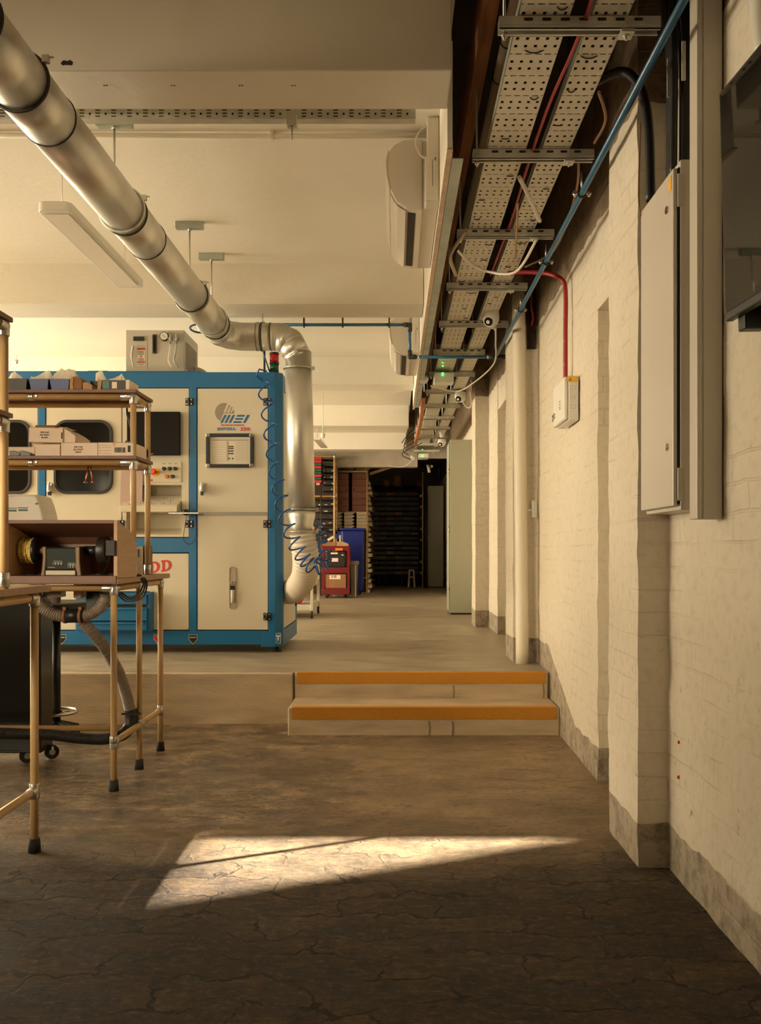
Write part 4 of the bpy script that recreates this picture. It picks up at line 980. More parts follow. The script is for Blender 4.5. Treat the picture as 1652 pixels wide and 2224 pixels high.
# slotted sight glass on the right door
MB().rrect(mx(498), mx(512), mz(1323), mz(1231), .024, YM + .0015, YM + .005, 8).build('sight_slot', 'plaster_dark', rd)
MB().rframe(mx(497.5), mx(512.5), mz(1323.5), mz(1230.5), .0262, .004, YM - .001, YM + .005, 8).build('slot_rim', 'machine_shadow', rd)
x = mx(505); g = MB().box(x - .016, x + .016, YM - .006, YM + .002, mz(1281), mz(1272)).build('gauge_block', 'black_plastic', rd)
MB().cyl((x, YM - .004, mz(1309)), (x, YM - .004, mz(1281)), .013, n=14).build('sight_tube', 'white_plastic', rd)
for py in (1266, 1304): MB().torus((x, YM - .003, mz(py)), (0, 1, 0), .012, .003, 18, 6).build('gauge_ring', 'steel', rd)
# snap frame with worksheet
sf = MB(); xa, xb, za, zb = mx(448), mx(551), mz(1016), mz(942)
sf.box(xa + .026, xb - .026, YM - .022, YM + .004, zb - .026, zb).box(xa + .026, xb - .026, YM - .022, YM + .004, za, za + .026).box(xa, xa + .026, YM - .022, YM + .004, za + .026, zb - .026).box(xb - .026, xb, YM - .022, YM + .004, za + .026, zb - .026)
sfo = sf.build('notice_frame', 'black_plastic', K, bevel=.003)
for cx, cz in ((xa, za), (xa, zb), (xb, za), (xb, zb)):
    x0, x1 = (cx, cx + .03) if cx == xa else (cx - .03, cx); z0, z1 = (cz, cz + .03) if cz == za else (cz - .03, cz)
    MB().rrect(x0, x1, z0, z1, .012, YM - .025, YM + .004).build('frame_corner', 'chrome', sfo, bevel=.004)
pp = MB().box(xa + .02, xb - .02, YM - .004, YM + .002, za + .02, zb - .02).build('worksheet', 'paper', sfo)
ln = MB(); w_ = xb - xa; h_ = zb - za
def U(u, vv): return xa + w_ * u, zb - h_ * vv
def ub(u0, u1, v0, v1):
    (p, q), (r, t_) = U(u0, v0), U(u1, v1); ln.box(p, r, YM - .0048, YM - .0038, t_, q)
ub(.12, .90, .17, .21)
for k in range(9): ub(.12, .42, .28 + k * .064, .288 + k * .064)
ub(.43, .47, .22, .80)
for k in range(12): ub(.63, .90, .26 + k * .045, .263 + k * .045)
for k in range(9): ub(.63 + k * .033, .632 + k * .033, .22, .80)
ln.build('worksheet_lines', 'paper_grey', pp)
dt = MB()
for r in (.38, .435, .51, .585, .73):
    for c in ((.485, .525, .56) if r < .7 else (.485, .555)):
        p, q = U(c, r); dt.cyl((p, YM - .0055, q), (p, YM - .004, q), .006, n=10)
dt.build('worksheet_dots', 'ink', pp)
# lettering and logo on the right door
lg = MB(); zs = lambda py: mz(py)
def par_(x0, x1, x2, x3, y0, y1): lg.prism([(mx(x0), mz(y1)), (mx(x1), mz(y1)), (mx(x2), mz(y0)), (mx(x3), mz(y0))], 'y', YM + .0025, YM + .0045)
for a in (478, 487, 496): par_(a, a + 5, a + 14, a + 9, 901, 918.5)
for (y0, y1, x0, x1, s) in ((901, 905, 513, 529, 2.0), (907.8, 911.6, 509.5, 525.5, 2.0), (914.5, 918.5, 505.5, 522, 2.2)): par_(x0, x1 + 1, x1 + s + 1, x0 + s, y0, y1)
par_(527, 532.5, 542, 536.5, 901, 918.5)
lg.build('logo_letters', 'logo_blue', rd)
gl = MB(); cx, cz, R_ = mx(487), mz(895.5), 20.5 / S
# grey disc, cut away by slanted bars at the upper right
arc = [(cx + R_ * math.cos(math.radians(a)), cz + R_ * math.sin(math.radians(a))) for a in range(75, 244, 8)]
gl.prism(arc + [(mx(483), mz(900)), (mx(485), mz(898)), (mx(508), mz(898)), (mx(508), mz(896.5)), (mx(484), mz(896.5))], 'y', YM + .0025, YM + .0043)
for a, top in ((489.8, 880), (497, 884)): gl.prism([(mx(a), mz(896.5)), (mx(a + 1.6), mz(896.5)), (mx(a + 1.6 + .5 * (896 - top)), mz(top)), (mx(a + .45 * (896 - top)), mz(top - .5))], 'y', YM + .0025, YM + .0043)
gl.prism([(mx(503), mz(896.8)), (mx(508), mz(896.8)), (mx(507.6), mz(893)), (mx(506.5), mz(889))], 'y', YM + .0025, YM + .0043)
gl.build('logo_disc', 'logo_grey', rd)
text('logo_motto', 'DRIVEN BY PASSION', .0185, (mx(504.7), YM + .003, mz(923.5)), 'sign_red', rd, sx=1.06, bold=.0003)
text('door_lettering', 'BISPHERA-', .0318, (mx(492.2), YM + .003, mz(931.8)), 'logo_blue', rd, sx=1.0, bold=.0005)
def slab(ch, mb, x, z, w, h, sk, y0, y1, t=.24):          # slab serif capitals X and D
    def P(u, v): return (x + u * w, z + v * h + u * w * sk)
    cnt = [0]
    def poly(*q): cnt[0] += 1; mb.prism([P(*a) for a in q], 'y', y0 - cnt[0] * .00006, y1)
    s = .15
    if ch == 'X':
        poly((.08, s), (.08 + t * 1.2, s), (.92, 1 - s), (.92 - t * 1.2, 1 - s)); poly((.92 - t * .9, s), (.92, s), (.08 + t * .9, 1 - s), (.08, 1 - s))
        for a in ((0, .46), (.58, 1)):
            for b in ((0, s), (1 - s, 1)): poly((a[0], b[0]), (a[1], b[0]), (a[1], b[1]), (a[0], b[1]))
    else:
        poly((.1, 0), (.1 + t * 1.1, 0), (.1 + t * 1.1, 1), (.1, 1)); poly((0, 0), (.4, 0), (.4, s), (0, s)); poly((0, 1 - s), (.4, 1 - s), (.4, 1), (0, 1))
        o_ = [(.4 + .6 * math.cos(math.radians(a)), .5 + .5 * math.sin(math.radians(a))) for a in range(-90, 91, 15)]
        i_ = [(.4 + (.6 - t * 1.15) * math.cos(math.radians(a)), .5 + (.5 - s) * math.sin(math.radians(a))) for a in range(-90, 91, 15)]
        for k in range(len(o_) - 1): poly(o_[k], o_[k + 1], i_[k + 1], i_[k])
m_ = MB()
for i, c in enumerate('XDD'): slab(c, m_, mx(521.3 + i * 7.6), mz(935.4), 6.8 / S, 7.2 / S, 0, YM + .0025, YM + .0043)
m_.build('door_lettering_red', 'sign_red', rd)
m_ = MB(); hl = MB()
for i, c in enumerate('XDD'):
    slab(c, m_, mx(298.5 + i * 25.6), mz(1249 - i * 3.4), 22.5 / S, 25 / S, .13, YM + .0025, YM + .0045)
m_.build('large_red_lettering', 'sign_red', lp)
# shield stickers and the T sticker
for px, m, w in ((134, 'black_plastic', 'GENERIC'), (343, 'sign_red', 'V'), (419, 'black_plastic', 'GENERIC')):
    pts = [(mx(px - 9.5), mz(1378)), (mx(px + 9.5), mz(1378)), (mx(px + 9.5), mz(1389)), (mx(px), mz(1399.5)), (mx(px - 9.5), mz(1389))]
    o1 = MB().prism([(p[0] * 1.0, p[1]) for p in pts], 'y', YM - .0012, YM + .001).build('shield_border', 'enclosure_grey', K)
    cx = sum(p[0] for p in pts) / 5; cz = sum(p[1] for p in pts) / 5
    MB().prism([(cx + (p[0] - cx) * .88, cz + (p[1] - cz) * .88) for p in pts], 'y', YM - .0020, YM - .0010).build('shield_sticker', m, o1)
    text('shield_lettering', w, .0125 if len(w) > 1 else .03, (mx(px), YM - .0024, mz(1384.5)), 'paper', o1, bold=.0003)
ts = MB().box(mx(599), XR - .006, YM - .02, YM - .0, mz(1397), mz(1374)).build('corner_sticker', 'logo_blue', K)
ts.data.transform(Matrix.Identity(4))
tf = MB().rframe(mx(599.3), XR - .0065, mz(1396.5), mz(1374.5), .003, .003, YM - .0215, YM - .0195, 2).build('sticker_border', 'enclosure_grey', ts)
text('sticker_lettering', 'T', .05, ((mx(599) + XR - .006) / 2, YM - .021, mz(1385.5)), 'paper', ts, bold=.003)
for x, y in ((mx(597), YM + .1), (XR - .12, 7.55), (-3.1, YM + .1), (mx(240), 7.5)):
    MB().cyl((x, y, UP), (x, y, UP + .018), .042, .036, n=20).cyl((x, y, UP + .018), (x, y, UP + .03), .02, n=14).cyl((x, y, UP + .03), (x, y, mz(1398)), .011, n=12).build('levelling_foot', 'black_plastic', K)
# signal tower
sg = thing('signal_tower', 'small red and green signal tower standing on the right corner of the machine top', 'signal light', (mx(595.5), YM + .1, mz(807)))
x, y = WX(595.5, YM + .1), YM + .1
def sgz(py): return WZ(py, y)
MB().cyl((x, y, mz(808)), (x, y, sgz(806)), .036, n=24).build('base', 'black_plastic', sg)
MB().cyl((x, y, sgz(806)), (x, y, sgz(791)), .034, n=24).build('green_lens', 'stack_green', sg)
MB().cyl((x, y, sgz(791)), (x, y, sgz(787.5)), .037, n=24).build('collar', 'black_plastic', sg)
MB().cyl((x, y, sgz(787.5)), (x, y, sgz(771)), .035, n=24).build('red_lens', 'stack_red', sg)
MB().cyl((x, y, sgz(771)), (x, y, sgz(766)), .037, n=24).build('cap', 'black_plastic', sg, bevel=.003)
# chiller on the machine top
YC = 6.78
ch = thing('chiller_unit', 'grey cooling unit with pressure gauge and taps on the machine top', 'cooling unit', (WX(336, YC), YC + .2, mz(801)))
x0, x1, z0, z1 = WX(273, YC), WX(400, YC), mz(801), WZ(717, YC)
MB().box(x0, x1, YC, YC + .47, z0, z1).build('casing', 'chiller_grey', ch, bevel=.004)
v = MB()
for i in range(9):
    for j in range(13): v.box(x1 - .001, x1 + .0012, YC + .05 + i * .043, YC + .075 + i * .043, z0 + .04 + j * .0165, z0 + .049 + j * .0165)
v.build('side_vents', 'hole_dark', ch)
def cX(px): return WX(px, YC)
def cZ(py): return WZ(py, YC)
MB().box(cX(290), cX(313), YC - .014, YC, cZ(740.5), cZ(731.5)).build('switch', 'black_plastic', ch, bevel=.003)
lab = MB().box(cX(298), cX(315), YC - .0015, YC + .001, cZ(795), cZ(756)).build('warning_label', 'paper', ch)
MB().box(cX(298), cX(315), YC - .0022, YC - .001, cZ(760), cZ(756)).box(cX(298), cX(315), YC - .0022, YC - .001, cZ(788), cZ(785)).build('label_red', 'sign_red', lab)
MB().prism([(cX(303.5), cZ(776)), (cX(310), cZ(776)), (cX(306.8), cZ(770.5))], 'y', YC - .0022, YC - .001).build('label_triangle', 'orange_button', lab)
l2 = MB()
for py in (763, 766, 769, 779, 782, 791): l2.box(cX(300), cX(313), YC - .0022, YC - .001, cZ(py + 1), cZ(py))
l2.build('label_lines', 'ink', lab)
MB().box(cX(320) - .001, cX(320), YC - .001, YC + .001, z0, cZ(728)).build('panel_seam', 'ink', ch)
lv = MB().box(cX(331.5), cX(340), YC - .012, YC, cZ(768), cZ(727)).build('level_gauge', 'duct_dark', ch, bevel=.002)
MB().box(cX(334), cX(338), YC - .014, YC - .011, cZ(764), cZ(731)).build('level_glass', 'dark_glass', lv)
ga = MB().cyl((cX(358), YC - .03, cZ(732)), (cX(358), YC, cZ(732)), .034, n=32).build('pressure_gauge', 'black_plastic', ch)
MB().cyl((cX(358), YC - .031, cZ(732)), (cX(358), YC - .0298, cZ(732)), .029, n=28).build('gauge_face', 'paper', ga)
MB().obox((cX(358), YC - .0315, cZ(732)), (.03, .001, .003), (0, .8, 0)).build('gauge_needle', 'ink', ga)
for px, m in ((372, 'tissue'), (385, 'galv_angle')):
    tp = MB().cyl((cX(px), YC - .03, cZ(727)), (cX(px), YC - .03, cZ(748)), .012, .008, n=14).cyl((cX(px), YC - .03, cZ(738)), (cX(px), YC, cZ(738)), .008, n=10).box(cX(px - 5), cX(px - 3), YC - .04, YC - .02, cZ(744), cZ(735)).build('tap', 'steel', ch)
    MB().tube(smooth([(cX(px), YC - .03, cZ(750)), (cX(px - 2), YC - .032, cZ(768)), (cX(px - 4 if px < 380 else px - 5), YC - .03, cZ(785)), (cX(px + 2), YC - .02, cZ(799))], 6), .0065, 8).build('drain_hose', m, ch)
MB().tube(smooth([(cX(291), YC - .02, cZ(752)), (cX(288), YC - .02, cZ(770)), (cX(289), YC - .025, cZ(785)), (cX(292), YC - .02, cZ(799))], 6), [.010] * 10 + [.006] * 9, 8).build('power_lead', 'enclosure_grey', ch)
# curved pale cover behind the chiller
pts = [(WX(428, 7.25), mz(805))]
for i in range(8):
    a = math.radians(90 - i * 11); pts.append((WX(428, 7.25) + .135 * math.cos(a) * 1.05, mz(808) + .145 * math.sin(a)))
pts.append((WX(466, 7.25), mz(806)))
o = MB().prism(pts, 'y', 7.15, 7.5).build('curved_cover', 'white_plastic', bevel=.004); tag(o, 'pale curved sheet metal cover behind the cooling unit on the machine top', 'cover')
# coiled blue hose
cl = smooth([(mx(572), 6.60, mz(815)), W(573, 838, 6.58), W(578, 870, 6.56), W(584, 915, 6.52), W(590, 965, 6.46), W(598, 1020, 6.36), W(608, 1075, 6.24), W(620, 1125, 6.12), W(634, 1165, 6.06), W(650, 1198, 6.04), W(668, 1222, 6.03), W(684, 1232, 6.02), W(698, 1226, 6.05), W(703, 1212, 6.08), W(702, 1192, 6.14), W(699, 1172, 6.22), W(695, 1152, 6.32), W(690, 1132, 6.42)], 60)
turn, pts, ph = 0, [], 0
lens = [0]
for a, b in zip(cl, cl[1:]): lens.append(lens[-1] + (b - a).length)
tot = lens[-1]; up = Vector((0, -1, 0))
for i, p in enumerate(cl):
    t = i / (len(cl) - 1); d = (cl[min(i + 1, len(cl) - 1)] - cl[max(i - 1, 0)]).normalized()
    s = t * 17
    pit = .165 if s < 5 else (.165 - (s - 5) * .020 if s < 8.5 else (.078 if s < 9.5 else (.045 if s < 13.2 else .10)))
    if i: ph += 2 * PI * (lens[i] - lens[i - 1]) / pit
    r = .050 if .4 < s < 8.5 else (.052 if 8.5 <= s < 13 else (.035 if s >= 13 else .045))
    u = d.cross(up); u = u.normalized() if u.length > .1 else Vector((1, 0, 0)); w = d.cross(u)
    if i % 2 == 0 or pit < .08: pts.append(p + u * r * math.cos(ph) + w * r * math.sin(ph) * .8)
o = MB().tube([Vector((mx(580), 6.62, mz(808))), Vector((mx(566), 6.58, mz(806)))] + pts, .0062, 8).build('coiled_hose', 'hose_blue'); tag(o, 'blue coiled air hose hanging down the machine corner and over the duct', 'hose')
# ------------------------------------------------------------------ tube benches with shelves
BX = -1.28
def bench(label):
    b = thing('workbench', label, 'workbench', (BX, 4.4, 0), 'beige tube workbenches')
    XLb = -2.85
    MB().box(XLb - .04, BX + .035, 3.95, 4.87, .946, .971).build('worktop', 'bench_board', b, bevel=.003)
    for x in (BX, XLb):
        for y in (4.0, 4.4, 4.8):
            l = MB().cyl((x, y, .045), (x, y, .93), .0145, n=20).build('leg', 'tube_beige', b)
            MB().cyl((x, y, 0), (x, y, .05), .0235, .019, n=18).build('rubber_foot', 'black_rubber', l)
    def bar(p, q): MB().cyl(p, q, .0145, n=18).build('frame_tube', 'tube_beige', b)
    for z in (.926,): bar((XLb, 4.0, z), (BX, 4.0, z)); bar((XLb, 4.8, z), (BX, 4.8, z)); bar((BX, 4.0, z), (BX, 4.8, z))
    bar((BX, 4.0, .222), (BX, 4.8, .222)); bar((XLb, 4.4, .205), (BX, 4.4, .205)); bar((XLb, 4.0, .222), (XLb, 4.8, .222))
    def joint(p, dirs):
        mb = MB()
        for d in dirs: mb.cyl(Vector(p) - Vector(d) * .2, Vector(p) + Vector(d), .0185, n=16)
        d = Vector(dirs[-1]).normalized() * .03
        mb.cyl(Vector(p) + d + Vector((0, -.021, 0)), Vector(p) + d + Vector((0, .021, 0)), .006, n=8)
        mb.build('pipe_joint', 'steel', b, bevel=.0015)
    for y in (4.0, 4.8): joint((BX, y, .926), ((0, 0, -.03), (-.05, 0, 0), (0, .05 if y < 4.4 else -.05, 0)))
    joint((BX, 4.4, .926), ((0, 0, -.03), (0, .04, 0), (0, -.04, 0)))
    for y in (4.0, 4.4, 4.8): joint((BX, y, .222), ((0, 0, .028), (0, 0, -.028), (0, .04 if y < 4.7 else -.04, 0)))
    # shelf unit clamped on the worktop
    for x in (BX, XLb):
        for y in (4.3, 4.55): MB().cyl((x, y, .971), (x, y, 1.872), .0145, n=20).build('upright', 'tube_beige', b)
    for z in (1.562, 1.886):
        MB().box(XLb - .03, BX + .022, 4.272, 4.572, z - .016, z).build('shelf_board', 'board_dark', b, bevel=.002)
        for y in (4.3, 4.55): bar((XLb, y, z - .031), (BX, y, z - .031))
        bar((BX, 4.3, z - .031), (BX, 4.55, z - .031))
        joint((BX, 4.3, z - .031), ((0, 0, -.035), (0, .05, 0), (-.06, 0, 0))); joint((BX, 4.55, z - .031), ((0, 0, -.035), (0, -.05, 0), (-.06, 0, 0)))
        joint((BX - .50, 4.3, z - .031), ((-.012, 0, 0), (.012, 0, 0)))
    for y in (4.3, 4.55): joint((BX, y, .985), ((0, 0, .02), (0, 0, .04)))
    return b
B2 = bench('beige tube workbench with shelves of boxes and bins over the polisher')
B1 = dup(B2, (BX - .03, 4.4 - 1.61, 0), 'beige tube workbench cut off by the photo edge, its empty shelves higher in view')
# wooden polisher hood
H = thing('polisher_hood', 'open fronted wooden hood box around the bench polisher', 'wooden box', (-1.5, 4.1, .971))
hx0, hx1 = -1.765, -1.252
side = [(3.965, .971), (3.965, 1.236), (4.21, 1.175), (4.262, 1.13), (4.262, .971)]
for x in (hx0, hx1 - .018): MB().prism(side, 'x', x, x + .018).build('side_panel', 'box_wood', H, bevel=.002)
MB().prism([(3.965, 1.222), (3.965, 1.237), (4.21, 1.176), (4.262, 1.131), (4.258, 1.118), (4.205, 1.162)], 'x', hx0 + .0185, hx1 - .0185).build('top_panel', 'box_inside', H)
MB().box(hx0 + .0185, hx1 - .0185, 4.245, 4.258, .985, 1.13).build('back_panel', 'box_inside', H)
MB().box(hx0 + .0185, hx1 - .0185, 3.962, 4.245, .9715, .984).build('base_panel', 'board_dark', H)
MB().box(hx0, hx1, 3.945, 3.9635, .950, .984).build('front_lip', 'board_dark', H, bevel=.002)
MB().box(hx1 - .05, hx1 - .008, 3.952, 3.963, 1.075, 1.145).build('switch_box', 'rack_far', H, bevel=.002)
for x in (hx0 + .03, hx1 - .03): pass
# the polisher
G = thing('bench_polisher', 'dark green bench polisher with a yellow mop wheel inside the wooden hood', 'polisher', (-1.535, 4.1, .985))
def gx(px): return WX(px, 4.1)
def gz(py): return WZ(py, 4.1)
MB().rrect(gx(110), gx(178), gz(1238), gz(1189), .012, 4.035, 4.17).build('motor_body', 'grinder_green', G, bevel=.006)
for a, b in ((104, 113), (175, 185)):
    m = 1 if a < 150 else -1; xa, xb = gx(a), gx(b)
    MB().prism([(gx(a + (0 if m > 0 else -1)), gz(1187)), (gx(b), gz(1187)), (gx(b) + .0, gz(1218)), (gx(b + (2 if m < 0 else -2)), gz(1238)), (gx(b + (5 if m < 0 else -3)), gz(1259)), (gx(a - (5 if m > 0 else -4)), gz(1259)), (gx(a - (1 if m > 0 else 0)), gz(1235)), (gx(a + (1 if m > 0 else 0)), gz(1210))], 'y', 4.03, 4.175).build('end_casting', 'grinder_brown', G, bevel=.005)
MB().box(gx(113), gx(177), 4.02, 4.18, .985, gz(1238)).build('base', 'grinder_base', G, bevel=.004)
MB().box(gx(113), gx(177), 4.017, 4.0205, gz(1256.5), gz(1251)).build('base_groove', 'hose_grey', G)
ya = 4.10; za = gz(1196)
MB().cyl((gx(60), ya, za), (gx(238), ya, za), .0075, n=12).build('spindle', 'steel', G)
MB().cyl((gx(88), ya, za), (gx(106), ya, za), .017, n=16).build('bearing_nose', 'grinder_brown', G)
MB().cyl((gx(80), ya, za), (gx(89), ya, za), .024, .016, n=16).cyl((gx(185), ya, za), (gx(216), ya, za), .022, n=16).build('arbor', 'black_plastic', G)
m = MB(); n = 40
for i in range(8):
    x = gx(49) + i * .0075; r0 = .058 + .003 * math.sin(i * 2.1)
    m.cyl((x, ya, za), (x + .0065, ya, za), r0, r0 - .002, n=n)
mo = m.build('mop_wheel', 'mop_yellow', G)
for v in mo.data.vertices:
    q = noise.noise(Vector(v.co) * 90); v.co.y += q * .006; v.co.z += noise.noise(Vector(v.co) * 90 + Vector((5, 0, 0))) * .006
MB().cyl((gx(76), ya, za), (gx(84), ya, za), .060, .045, n=32).build('backing_disc', 'black_plastic', G)
MB().cyl((gx(216), ya, za), (gx(236), ya, za), .066, n=36).build('abrasive_wheel', 'bin_black', G, bevel=.004)
MB().box(gx(127), gx(149), 4.032, 4.0345, gz(1226), gz(1221)).box(gx(159), gx(175), 4.032, 4.0345, gz(1232.5), gz(1224.5)).build('rating_label', 'paper_grey', G)
tl = MB()
for a, b, z in ((128, 147, 1218.5), (159, 174, 1222.5)): tl.box(gx(a), gx(b), 4.0318, 4.0345, gz(z + 1), gz(z - 1))
tl.build('green_label', 'label_green', G)
t2 = MB()
for k in range(4): t2.box(gx(128 + 6 * k), gx(131 + 6 * k), 4.0312, 4.0322, gz(1226), gz(1221.5))
for k in range(3): t2.box(gx(160 + 5.5 * k), gx(163 + 5.5 * k), 4.0312, 4.0322, gz(1232.5), gz(1226))
t2.build('label_print', 'ink', G)
MB().box(gx(117), gx(131), 4.032, 4.0345, gz(1232.5), gz(1231)).build('maker_strip', 'sign_red', G)
o = MB().tube(smooth([(gx(205), 4.12, gz(1245)), (gx(225), 4.08, gz(1244)), (gx(238), 4.05, gz(1235)), (-1.285, 3.97, 1.085)], 8), .004, 8).build('power_cable', 'cable_black'); tag(o, 'black power cord of the polisher curling to the switch on the wooden hood', 'cord')
for px in (70, 222):
    o = MB().cyl((gx(px), 4.08, .9845), (gx(px), 4.08, .990), .035, n=24).build('extraction_port', 'black_plastic'); tag(o, 'flat black dust port in the hood floor under the ' + ('yellow mop wheel' if px == 70 else 'black abrasive wheel'), 'dust port')
# items on the top shelf
ZT = 1.8865; YS = 4.29
def sx(px, Y=YS): return WX(px, Y)
def opbin(x0, x1, y0, y1, z0, h, m, name, label, cat='bin', group=None, lean=.008):
    t = .004; mb = MB()
    o_ = [(x0 + lean, y0 + lean, z0), (x1 - lean, y0 + lean, z0), (x1 - lean, y1 - lean, z0), (x0 + lean, y1 - lean, z0), (x0, y0, z0 + h), (x1, y0, z0 + h), (x1, y1, z0 + h), (x0, y1, z0 + h)]
    i_ = [(x0 + lean + t, y0 + lean + t, z0 + t), (x1 - lean - t, y0 + lean + t, z0 + t), (x1 - lean - t, y1 - lean - t, z0 + t), (x0 + lean + t, y1 - lean - t, z0 + t), (x0 + t, y0 + t, z0 + h), (x1 - t, y0 + t, z0 + h), (x1 - t, y1 - t, z0 + h), (x0 + t, y1 - t, z0 + h)]
    fs = [(0, 1, 2, 3), (8, 9, 10, 11)]
    for k in range(4):
        j = (k + 1) % 4; fs += [(k, j, 4 + j, 4 + k), (8 + k, 8 + j, 12 + j, 12 + k), (4 + k, 4 + j, 12 + j, 12 + k)]
    o = mb.add(o_ + i_, fs).build(name, m, bevel=.0015, loc=None)
    return tag(o, label, cat, group)
opbin(sx(-15), sx(59), YS, 4.53, ZT, .056, 'bin_black', 'storage_bin', 'black storage bin on the top shelf beside the blue bins')
opbin(sx(62), sx(105.5), YS, 4.53, ZT, .054, 'bin_blue', 'storage_bin', 'blue storage bin on the top shelf, touching the black bin')
opbin(sx(107), sx(151), YS, 4.53, ZT, .054, 'bin_blue', 'storage_bin', 'blue storage bin on the top shelf, beside the brown kraft bag')
def tissue(pts, y, d, label, seed):            # crumpled paper: a ridge of folded facets
    r = random.Random(seed); mb = MB(); n = len(pts)
    P = [Vector((sx(p[0], y), y + r.uniform(-.02, .02), WZ(p[1], y))) for p in pts]
    Q = [Vector((p.x + r.uniform(-.012, .012), y + d + r.uniform(-.02, .02), min(p.z, ZT + .07) - r.uniform(.0, .03))) for p in P]
    B = [Vector((p.x, y - .02, ZT + .035)) for p in P]; E = [Vector((p.x, y + d * .8, ZT + .02)) for p in P]
    vs = B + P + Q + E; fs = []
    for k in range(3):
        for i in range(n - 1): fs.append((k * n + i, k * n + i + 1, (k + 1) * n + i + 1, (k + 1) * n + i))
    for i in range(n - 1): fs.append((i, i + 1, 3 * n + i + 1, 3 * n + i))
    fs += [(0, n, 2 * n, 3 * n), (n - 1, 2 * n - 1, 3 * n - 1, 4 * n - 1)]
    o = mb.add(vs, fs).build('crumpled_paper', 'tissue'); s = o.modifiers.new('s', 'SUBSURF'); s.levels = s.render_levels = 2; s.subdivision_type = 'SIMPLE'
    tx = bpy.data.textures.new('crumple%d' % seed, 'CLOUDS'); tx.noise_scale = .035
    dm = o.modifiers.new('d', 'DISPLACE'); dm.texture = tx; dm.strength = .012
    return tag(o, label, 'paper', 'crumpled paper in the top shelf bins')
tissue([(20, 822), (24, 808), (30, 805), (38, 811), (44, 816), (50, 823), (56, 824)], 4.36, .08, 'crumpled white paper spilling from the black bin', 1)
tissue([(62, 822), (64, 815), (74, 821), (88, 815), (98, 806), (107, 802), (110, 812), (112, 824)], 4.36, .08, 'crumpled white paper rising to a point over the first blue bin', 2)
tissue([(110, 824), (118, 814), (126, 806), (132, 798), (140, 804), (152, 802), (165, 805), (158, 811), (150, 820), (153, 825)], 4.37, .08, 'largest crumpled white paper, over the second blue bin', 3)
tissue([(209, 824), (210, 812), (216, 806), (224, 807), (228, 818), (229, 824)], 4.40, .07, 'round crumpled white paper tuft behind the black box', 4)
tissue([(234, 825), (240, 822), (250, 820), (258, 814), (263, 811), (262, 822), (263, 828)], 4.40, .06, 'pointed crumpled white paper at the end of the black boxes', 5)
kb_ = MB().prism([(sx(151), ZT), (sx(152), ZT + .05), (sx(156), ZT + .066), (sx(166), ZT + .066), (sx(174), ZT + .062), (sx(179), ZT + .045), (sx(178), ZT)], 'y', 4.292, 4.50).build('kraft_bag', 'card_brown', bevel=.006); tag(kb_, 'brown rounded kraft bag on the top shelf between blue bin and wedge', 'bag')
MB().prism([(sx(151.5), ZT + .001), (sx(152.5), ZT + .05), (sx(156.5), ZT + .064), (sx(160), ZT + .055), (sx(158), ZT + .03), (sx(160), ZT + .001)], 'y', 4.287, 4.293).build('paper_flap', 'card_brown_light', kb_)
ORG[kb_.name] = Vector((0, 0, 0))
o = MB().prism([(sx(179.5), ZT), (sx(179.5), ZT + .034), (sx(184), ZT + .039), (sx(190), ZT + .037), (sx(200), ZT + .024), (sx(200), ZT)], 'y', 4.29, 4.38).build('wooden_wedge', 'card_brown_light', bevel=.002); tag(o, 'small pale wooden wedge on the top shelf beside the brown bag', 'wedge')
o = MB().box(sx(181, 4.4), sx(196, 4.4), 4.40, 4.52, ZT, ZT + .052).build('black_box', 'bin_black', bevel=.002); tag(o, 'black box standing behind the pale wooden wedge', 'box')
o = MB().prism([(sx(196, 4.37), ZT), (sx(196, 4.37), ZT + .062), (sx(240, 4.37), ZT + .052), (sx(240, 4.37), ZT)], 'y', 4.37, 4.52).build('black_box', 'bin_black', bevel=.002); tag(o, 'black box with a sloping top edge behind the green labelled box', 'box')
gb = thing('label_box', 'black box with orange end and green label at the shelf end', 'box', (sx(246), 4.35, ZT))
MB().box(sx(222), sx(273), 4.292, 4.44, ZT, ZT + .048).build('body', 'bin_black', gb, bevel=.002)
MB().prism([(sx(211), ZT), (sx(213), ZT + .049), (sx(221.5), ZT + .049), (sx(219), ZT)], 'y', 4.289, 4.44).build('orange_end', 'orange_button', gb, bevel=.001).data.materials[0] = M['card_brown_light']
MB().box(sx(273), sx(281), 4.289, 4.44, ZT, ZT + .049).build('pale_end', 'card_white', gb, bevel=.001)
MB().box(sx(222), sx(237), 4.2895, 4.2925, ZT + .006, ZT + .044).build('green_label', 'label_green', gb)
MB().box(sx(243), sx(254), 4.2895, 4.2925, ZT + .007, ZT + .039).build('pale_label', 'card_white', gb)
# items on the second shelf
Z2 = 1.5625
def carton(px0, px1, z0, h, y0, y1, label, lines=None, tilt=0, m='card_white'):
    x0, x1 = sx(px0, y0), sx(px1, y0); c = thing('cardboard_box', label, 'box', ((x0 + x1) / 2, y0, z0), 'white cartons on the middle shelf')
    MB().box(x0, x1, y0, y1, z0, z0 + h).build('carton', m, c, bevel=.003)
    MB().box(x0 + .002, x1 - .002, y0 - .0006, y0 + .001, z0 + h * .97, z0 + h * .985).build('lid_seam', 'card_brown', c)
    if lines:
        for i, s in enumerate(lines): text('box_print', s, .0105, ((x0 + x1) / 2 - .005, y0 - .001, z0 + h * .66 - i * .0125), 'ink', c, bold=.0001)
    c.rotation_euler = (0, tilt, 0); return c
carton(76, 130, Z2, .060, 4.30, 4.53, 'white carton on the middle shelf below the printed upper carton')
carton(132.5, 212, Z2, .066, 4.29, 4.54, 'white carton printed GOLD on the middle shelf', ['FLIP CLIP', 'ALL BODY', 'GOLD'])
ct = carton(213, 289, Z2, .066, 4.285, 4.52, 'white carton with barcode and orange dot at the shelf end')
y0 = 4.285; x0 = sx(213)
